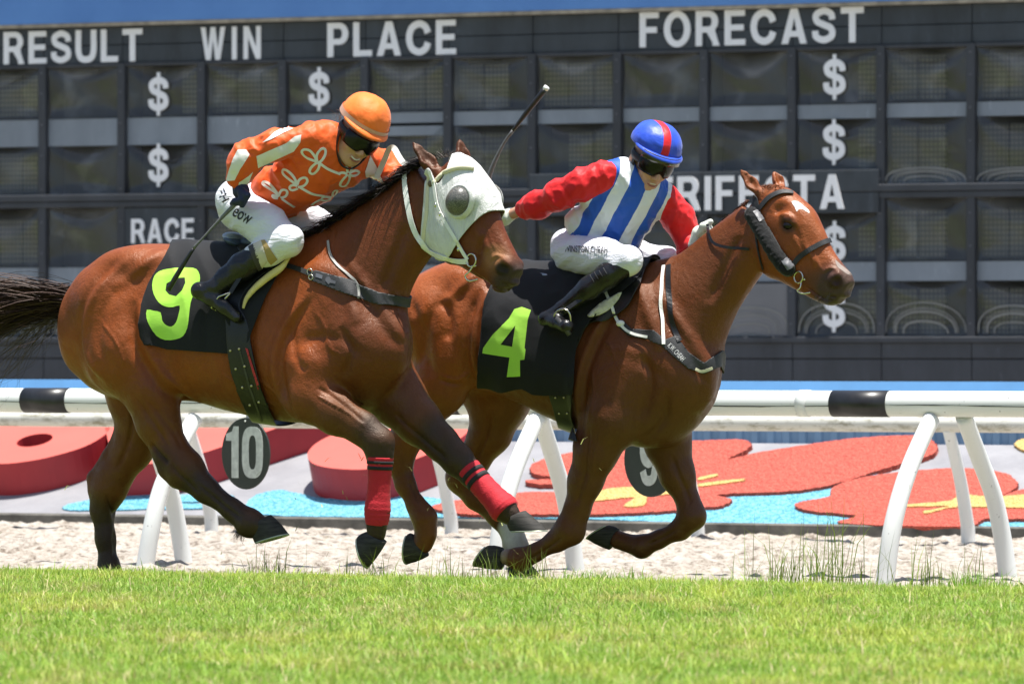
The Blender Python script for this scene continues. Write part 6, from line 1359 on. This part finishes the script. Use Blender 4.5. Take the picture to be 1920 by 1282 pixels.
    if J.get('smile'): MB().tube(smooth_path([fr.world(hp(x, y, z)) for x, y, z in ((-.021, .089, -.077), (-.01, .0965, -.0815), (0, .098, -.083), (.01, .0965, -.0815), (.021, .089, -.077))], 5), [.001] + [.0032] * 19 + [.001], 8).build('teeth', teeth_m, body, True)
    else: MB().tube(smooth_path([fr.world(hp(x, y, z)) for x, y, z in ((-.02, .089, -.083), (0, .0965, -.081), (.02, .089, -.083))], 6), [.001] + [.0022] * 11 + [.001], 8).build('teeth', teeth_m, body, True)
    MB().tube(smooth_path([fr.world(hp(x, y, z)) for x, y, z in ((-.024, .088, -.083), (-.012, .094, -.0905), (0, .096, -.092), (.012, .094, -.0905), (.024, .088, -.083))], 5), [.002] + [.0045] * 19 + [.002], 8).build('lower_lip', lip_m, body, True)
    return R
def print_on(name, s, org, size, ang, bvh, mat, parent, sx=.62, bold=.02, off=.003):
    """words printed along a garment"""
    P, Fc = text('t', s, 0, 1, 0, 1, None, 0, None, None, bold); n = len(s); ca, sa = math.cos(ang), math.sin(ang); o3 = np.array([0, 0, CZ])
    Q = np.array([(org[0] + ca * x * n * size * sx - sa * (1 - y) * size, org[1] + sa * x * n * size * sx + ca * (1 - y) * size) for x, y in P])
    hit = [bvh.ray_cast(Vector(o3), ray(*q).normalized()) for q in Q]; ok = np.array([h[0] is not None for h in hit]); D = np.array([h[3] if h[0] is not None else 0 for h in hit])
    C_ = (Q - Q.mean(0)) / (np.ptp(Q, 0).max() / 2); A = np.stack([np.ones(len(Q)), C_[:, 0], C_[:, 1], C_[:, 0] ** 2, C_[:, 1] ** 2, C_[:, 0] * C_[:, 1]], 1)
    k = np.linalg.lstsq(A[ok], D[ok], rcond=None)[0]; ft = A @ k; ft = ft + np.percentile((D - ft)[ok], 3) - off       # the print lies smoothly on the stretched cloth
    V = [o3 + np.array(ray(*q).normalized()) * t for q, t in zip(Q, ft)]
    F2 = [f for f in Fc if all(ok[i] for i in f)]; return mesh_obj(name, V, F2, mat, parent, False)
def hand_chains(sd, wrist, palm, curl, tip, m, r=6.0, thumb=None):
    """palm and four unequal, bent fingers plus a thumb, in photo pixels"""
    w_, p, c, t = [np.array(x, float) for x in (wrist, palm, curl, tip)]; o = [('hand_' + sd, [(w_[0], w_[1], m, r * 2.0), (p[0], p[1], m, r * 2.5)])]
    ax = c - p; ax = ax / (np.linalg.norm(ax) + 1e-9)
    for k in range(4):
        dm = (-.036 + .024 * k); ln = (.86, 1, .95, .78)[k]; a = p + (c - p) * .25; b = p + (c - p) * ln; e = b + (t - c) * ln
        o.append(('fing%d_%s' % (k + 1, sd), [(a[0], a[1], m + dm, r * 1.15), (b[0], b[1], m + dm - .01, r), (e[0], e[1], m + dm * .9 - .004, r * .85)]))
    th = thumb or (p + [r * 1.2, -r * .5], c + [r * 1.5, 0]); o.append(('thumb_' + sd, [(p[0], p[1], m - .03, r * 1.2), (th[0][0], th[0][1], m - .045, r * 1.05), (th[1][0], th[1][1], m - .035, r * .9)])); return o

orange_cap = silk('orange_cap_silk', lambda M: M.mix(M.noise(6, 3), (.92, .17, .022), (.95, .21, .03)), .6)
def j9silk(M): return M.mix(M.noise(7, 4), (.68, .085, .010), (.78, .12, .014))
J9 = dict(seat=(455, 440, 0), label='jockey in orange silks with white loop flowers and orange cap, holding a whip down', skull=(672, 248, -.03), hs=1.16, head=((.50, -.30, .81), (.30, -.80, -.50)), neckbase=(625, 262, -.02),
    torso_axes=((.60, -.12, .79), (.30, -.86, -.42)), mid=(560, 330, -.02), torso=[((618, 293, -.03), (.20, .115, .16)), ((574, 330, -.03), (.175, .115, .16)), ((524, 360, -.02), (.145, .115, .13))], pelvis=((462, 385, 0), (.16, .13, .13)),
    cuts=[((452, 392, -.1), (.10, .3, .085))], silk=silk('orange_silk', j9silk, .56), glove=cloth_mat('navy_glove', (.016, .022, .06), .6), smile=True,
    chains=[('thigh_n', [(452, 388, -.09, 43), (500, 425, -.17, 39), (540, 452, -.235, 28)]), ('thigh_f', [(478, 385, .09, 42), (560, 408, .17, 36), (620, 432, .235, 26)]), ('knee_n', [(540, 452, -.235, 28), (505, 470, -.245, 26), (478, 482, -.25, 24)]), ('knee_f', [(620, 432, .235, 26), (575, 470, .26, 22)]),
        ('shin_n', [(540, 452, -.235, 24), (460, 490, -.26, 22), (402, 542, -.31, 14), (372, 548, -.32, 12), (418, 574, -.32, 12), (440, 592, -.31, 9)]), ('shin_f', [(620, 432, .235, 24), (540, 500, .27, 20), (490, 560, .3, 14), (520, 590, .3, 10)]),
        ('boot_n', [(486, 480, -.25, 25), (455, 499, -.27, 25.5), (425, 522, -.29, 21), (402, 541, -.315, 17)]), ('foot_n', [(402, 540, -.315, 16), (374, 545, -.325, 15), (398, 560, -.325, 14), (420, 575, -.325, 13.5), (443, 595, -.315, 11)]),
        ('boot_f', [(590, 460, .25, 24), (540, 500, .27, 22), (490, 560, .30, 15)]), ('foot_f', [(490, 560, .30, 14), (482, 572, .30, 13), (525, 592, .30, 12)]),
        ('arm_n', [(574, 258, -.17, 27), (515, 271, -.26, 25), (464, 292, -.30, 26), (452, 314, -.30, 23), (446, 336, -.29, 19)]), ('arm_f', [(672, 300, .10, 30), (715, 308, .26, 25), (735, 318, .28, 23), (742, 336, .22, 19), (738, 352, .16, 16)])]
        + hand_chains('n', (447, 338), (452, 358), (456, 378), (436, 382), -.29, 6.4, ((463, 366), (454, 384))) + hand_chains('f', (738, 352), (735, 366), (733, 380), (748, 382), .14, 6),
    helm=dict(c=(684, 224, -.03), r=(.128, .136, .128), peak=.030, fold=.009, mat=orange_cap, band=simple('pinkish_reflective_band', (.62, .36, .26), .4, .1, 20)))
RJ9 = build_rider(F9, J9)
white_silk = cloth_mat('white_silk_panel', (.76, .74, .70), .45, 120, .15, .05)
bj = bvh_of(RJ9.silks)
for pl in ([(565, 253), (563, 267), (551, 284), (520, 298), (484, 315), (481, 293), (508, 281), (536, 269), (553, 256)], [(556, 232), (540, 235), (515, 248), (492, 268), (508, 262), (530, 250), (553, 240)], [(446, 281), (462, 281), (468, 290), (452, 315), (440, 338), (424, 340), (430, 318), (438, 296)], [(536, 219), (562, 214), (548, 224), (533, 227)],
           [(694, 292), (684, 322), (688, 350), (722, 348), (715, 332), (708, 317)], [(466, 330), (474, 322), (464, 348), (446, 350), (448, 342)]):
    drape('white_panel', pl, bj, white_silk, RJ9.silks, .0025, 3.5)
z2 = lambda pts: [(340 + x / 4.174, 140 + y / 4.174) for x, y in pts]
for loops in ([[(1060, 680), (990, 655), (943, 612), (955, 585), (1005, 592), (1045, 640), (1060, 680)], [(1062, 682), (1058, 625), (1098, 578), (1128, 590), (1120, 640), (1085, 685), (1064, 684)], [(1060, 688), (1020, 720), (1003, 758), (1028, 778), (1068, 745), (1082, 705), (1066, 688)], [(1080, 690), (1150, 742), (1245, 778)]],
              [[(908, 866), (850, 822), (795, 775), (800, 742), (832, 752), (882, 805), (908, 862)], [(908, 862), (922, 822), (968, 802), (988, 832), (958, 870), (912, 880)], [(908, 870), (872, 862), (846, 884), (868, 905), (910, 890)], [(928, 880), (975, 908), (1030, 935), (1110, 948), (1170, 965)]],
              [[(768, 952), (722, 910), (662, 876), (636, 852), (650, 838), (690, 855), (728, 895), (768, 948)], [(764, 938), (792, 898), (830, 910), (820, 950), (778, 962)], [(760, 956), (716, 940), (722, 962), (756, 966)], [(788, 970), (830, 1000), (885, 1036)]],
              [[(1300, 768), (1292, 700), (1318, 682), (1338, 728), (1310, 772)], [(1312, 772), (1360, 748), (1394, 768), (1350, 792), (1314, 782)], [(1300, 780), (1256, 828), (1242, 866), (1286, 870), (1318, 806), (1306, 782)], [(1296, 776), (1262, 765), (1235, 772)]],
              [[(1180, 950), (1188, 912), (1220, 904), (1212, 944), (1184, 956)], [(1172, 960), (1118, 955), (1092, 975), (1132, 985), (1170, 968)], [(1086, 978), (1040, 1000), (1020, 1020)]]):
    par = None
    for lp in loops:
        o = strap_on('flower_print', z2(lp), bj, white_silk, par or RJ9.silks, .0125, .0015, .002, 4); par = par or RJ9.silks
ink = simple('black_print', (.015, .015, .018), .6)
bb = bvh_of(RJ9.breeches)
print_on('printed_name', 'eow', (442, 389), 17, math.radians(30), bb, ink, RJ9.breeches, .72, .012, .003)
print_on('printed_name', 'FH', (419, 352), 15, math.radians(62), bb, ink, RJ9.breeches, .8, .01, .003)
bbt = bvh_of(RJ9.boot_n, RJ9.breeches)
for pl, c in (([(475, 458), (490, 451), (502, 489), (491, 503), (484, 490)], (.55, .50, .42)), ([(490, 451), (497, 450), (512, 474), (520, 486), (508, 496), (502, 489)], (.36, .25, .09)), ([(466, 463), (476, 457), (484, 480), (492, 503), (484, 508), (474, 486)], (.035, .03, .032))):
    drape('boot_top', pl, bbt, simple('boot_top_leather', c, .5, .08, 20), RJ9.boot_n, .004, 3.5)
# stirrup and leather
st = MB().tube([F9.wpx(x, y, -.33) for x, y in ((432, 548), (422, 560), (404, 582))], .0055, 8).build('stirrup', metal_m, sad9, True)
MB().tube([F9.wpx(x, y, m) for x, y, m in ((404, 582, -.33), (396, 577, -.345), (410, 556, -.355), (432, 548, -.335))], .004, 8).build('stirrup', metal_m, sad9, True)
MB().strap([F9.wpx(x, y, m) for x, y, m in ((432, 549, -.33), (450, 520, -.31), (470, 495, -.27))], [(-.2, -1, .2)] * 3, .02, .004).build('stirrup_leather', black_leather, sad9)
# whip
whip_m = simple('black_whip', (.014, .014, .015), .4, .3, 60, .2, 150); grip_m = simple('grey_whip_grip', (.12, .12, .12), .5, .2, 50)
def whip(fr, pts, label, flap_from, tip=False):
    P = [np.asarray(fr.wpx(x, y, m)) for x, y, m, r_ in pts]; Rr = [fr.r(x, y, r_, m) for x, y, m, r_ in pts]; Ps = smooth_path(P, 5); Rs = [float(x) for x in smooth_path([np.array([r_]) for r_ in Rr], 5)]
    k = flap_from * 5; o = MB().tube(Ps[:k + 1], Rs[:k + 1], 10).build('whip', grip_m, None, True); tag(o, label, 'whip')
    MB().tube(Ps[k:], Rs[k:], 10).build('flap', whip_m, o, True)
    if tip: MB().tube([P[-1], P[-1] + (P[-1] - P[-2]) * .12], Rr[-1] * 1.05, 10).build('flap_tip', rein_m, o, True)
    return o
whip(F9, [(456, 369, -.30, 3.6), (440, 384, -.31, 4.2), (420, 404, -.32, 3.6), (398, 427, -.33, 2.5), (380, 447, -.34, 2.2), (363, 466, -.345, 3.2), (340, 502, -.35, 4.8), (316, 543, -.35, 5.0)], 'black whip with grey shaft held down over the lime number 9', 5)
# tuft of hair at the nape
n = 40; c_ = F9.loc(636, 222, .04); Rt = c_ + RNG.normal(0, .012, (n, 3)); D = np.stack([RNG.normal(-.3, .5, n), RNG.normal(0, .4, n), RNG.normal(.5, .4, n)], 1)
strands('hair', F9.world(Rt), D @ F9.R, RNG.uniform(.02, .05, n), hair_m, RJ9.body, .002, np.array([.09, .05, .03]) * np.ones((n, 1)), 4, .3, .2, 11)

# ---------------------------------------------------------------- blue and white stripes
def j4silk(M):
    ac = M.attr('across', 'Fac'); wob = M.math('ADD', ac, M.math('MULTIPLY', M.math('SUBTRACT', M.noise(7, 3), .5), .022)); a = M.math('ABSOLUTE', wob)
    s1 = M.math('LESS_THAN', a, .046); s2 = M.math('MULTIPLY', M.math('GREATER_THAN', a, .112), M.math('LESS_THAN', a, .172)); st = M.math('MAXIMUM', s1, s2)
    tor = M.mix(st, (.72, .74, .78), M.mix(M.noise(8, 3), (.012, .075, .42), (.02, .11, .55)))
    return M.mix(M.math('GREATER_THAN', M.attr('sleeve', 'Fac'), 0.0), tor, M.mix(M.noise(8, 3), (.60, .006, .010), (.72, .012, .014)))
def j4cap(M):
    a = M.math('ABSOLUTE', M.math('ADD', M.attr('across', 'Fac'), -.014)); return M.mix(M.math('LESS_THAN', a, .021), M.mix(M.noise(8, 3), (.016, .06, .50), (.03, .10, .62)), (.62, .012, .02))
J4 = dict(seat=(1080, 500, 0), label='jockey in blue and white striped silks with red sleeves and blue cap', skull=(1222, 295, -.03), hs=1.2, head=((.36, -.30, .88), (.34, -.82, -.45)), neckbase=(1186, 325, -.02),
    torso_axes=((.42, -.22, .88), (.22, -.95, -.28)), mid=(1160, 390, -.03), torso=[((1186, 352, -.03), (.205, .115, .135)), ((1160, 392, -.03), (.20, .115, .14)), ((1131, 434, -.02), (.205, .12, .115))], pelvis=((1085, 470, 0), (.15, .13, .11)),
    cuts=[((1085, 498, -.12), (.16, .3, .10))], silk=silk('striped_silk', j4silk, .58), glove=cloth_mat('pale_glove', (.62, .66, .58), .7),
    chains=[('thigh_n', [(1074, 474, -.10, 37), (1130, 482, -.19, 36), (1177, 489, -.25, 26)]), ('thigh_f', [(1100, 468, .1, 38), (1190, 484, .2, 32), (1250, 489, .25, 24)]), ('knee_n', [(1177, 489, -.25, 26), (1160, 500, -.265, 22)]), ('knee_f', [(1250, 489, .25, 24), (1220, 510, .27, 20)]),
        ('shin_n', [(1177, 489, -.25, 22), (1115, 535, -.285, 20), (1052, 580, -.31, 12), (1024, 598, -.32, 9), (1062, 612, -.36, 10)]), ('shin_f', [(1250, 489, .25, 22), (1190, 540, .28, 20), (1130, 590, .30, 12), (1160, 615, .3, 9)]),
        ('boot_n', [(1170, 499, -.265, 22), (1140, 517, -.28, 23.5), (1105, 541, -.29, 22), (1056, 577, -.31, 14)]), ('foot_n', [(1054, 580, -.31, 14), (1022, 598, -.325, 12), (1042, 604, -.345, 13), (1062, 612, -.375, 14)]),
        ('boot_f', [(1225, 510, .26, 22), (1185, 540, .28, 21), (1130, 590, .30, 14)]), ('foot_f', [(1130, 590, .30, 13), (1122, 602, .30, 12), (1165, 618, .30, 11)]),
        ('arm_n', [(1130, 330, -.17, 28), (1090, 344, -.21, 26), (1048, 366, -.22, 25), (1005, 385, -.20, 22), (985, 392, -.19, 17.5)]), ('arm_f', [(1250, 376, .10, 25), (1270, 405, .16, 26), (1284, 440, .19, 23), (1292, 470, .18, 18), (1300, 462, .14, 14)])]
        + [('hand_n0', [])] * 0 + hand_chains('n', (957, 402), (946, 408), (930, 402), (934, 388), -.17, 6.2, ((938, 392), (926, 392))) + [('wrist_n', [(985, 392, -.19, 17), (950, 405, -.17, 15)])] + hand_chains('f', (1302, 460), (1312, 438), (1326, 422), (1334, 432), .09, 6, ((1318, 424), (1332, 416))),
    helm=dict(c=(1231, 270, -.03), r=(.132, .142, .112), peak=.038, fold=.007, mat=silk('blue_cap_silk', j4cap, .46), tilt=-.0))
RJ4 = build_rider(F4, J4)
b4 = bvh_of(RJ4.breeches)
print_on('printed_name', 'WINSTON CHEAH', (1058, 460), 12.5, math.radians(1.5), b4, ink, RJ4.breeches, .50, .010, .003)
print_on('printed_name', 'K.W. CHEAH', (1258, 642), 10, math.radians(46), bvh_of(bp4), simple('white_print', (.5, .5, .5), .6), bp4, .40, .01, .007)
bt4 = bvh_of(RJ4.boot_n)
for k in range(4): strap_on('boot_pleat', [(1102 + 8 * k, 505 - 5.5 * k), (1108 + 8 * k, 518 - 5 * k), (1114 + 8 * k, 528 - 5 * k)], bt4, simple('grey_stitch', (.05, .05, .05), .6), RJ4.boot_n, .004, .001, .001, 4)
sh = MB().tube([F4.wpx(x, y, m) for x, y, m in smooth_path([(1040, 602, -.36), (1040, 590, -.375), (1048, 581, -.385), (1060, 580, -.385), (1068, 588, -.38), (1070, 604, -.37)], 5)], .005, 8).build('stirrup', metal_m, sad4, True)
MB().tube([F4.wpx(x, y, m) for x, y, m in ((1044, 596, -.385), (1058, 612, -.395), (1068, 628, -.385))], .013, 10).build('stirrup_tread', simple('dark_tread', (.05, .05, .05), .3), sad4, True)
MB().strap([F4.wpx(x, y, m) for x, y, m in ((1060, 581, -.375), (1090, 560, -.33), (1130, 530, -.29))], [(-.2, -1, .2)] * 3, .02, .004).build('stirrup_leather', black_leather, sad4)
whip(F4, [(936, 402, -.19, 4.4), (921, 372, -.19, 5.2), (915, 345, -.19, 5.2), (924, 312, -.19, 4.4), (944, 270, -.19, 2.8), (962, 245, -.19, 3.4), (990, 208, -.19, 5.2), (1022, 168, -.19, 5.6)], 'black whip raised upright behind the white hooded head', 5, True)



wv = bvh_of(RJ4.helmet)
# clear visor pushed up under the peak
def visor():
    v, f = [], []; K = 24
    for i in range(K + 1):
        a = -1.15 + 2.3 * i / K
        for z, g in ((.052, .006), (.018, .010)): v.append(F4.world(RJ4.hp(math.sin(a) * (.094 + g), math.cos(a) * (.092 + g) + .032, z)))
    for i in range(K): f.append((2 * i, 2 * i + 2, 2 * i + 3, 2 * i + 1))
    o = mesh_obj('spare_goggles', v, f, simple('smoky_lens', (.035, .034, .022), .15, .2, 8, coat=.4), RJ4.root); md = o.modifiers.new('thickness', 'SOLIDIFY'); md.thickness = .004
visor()
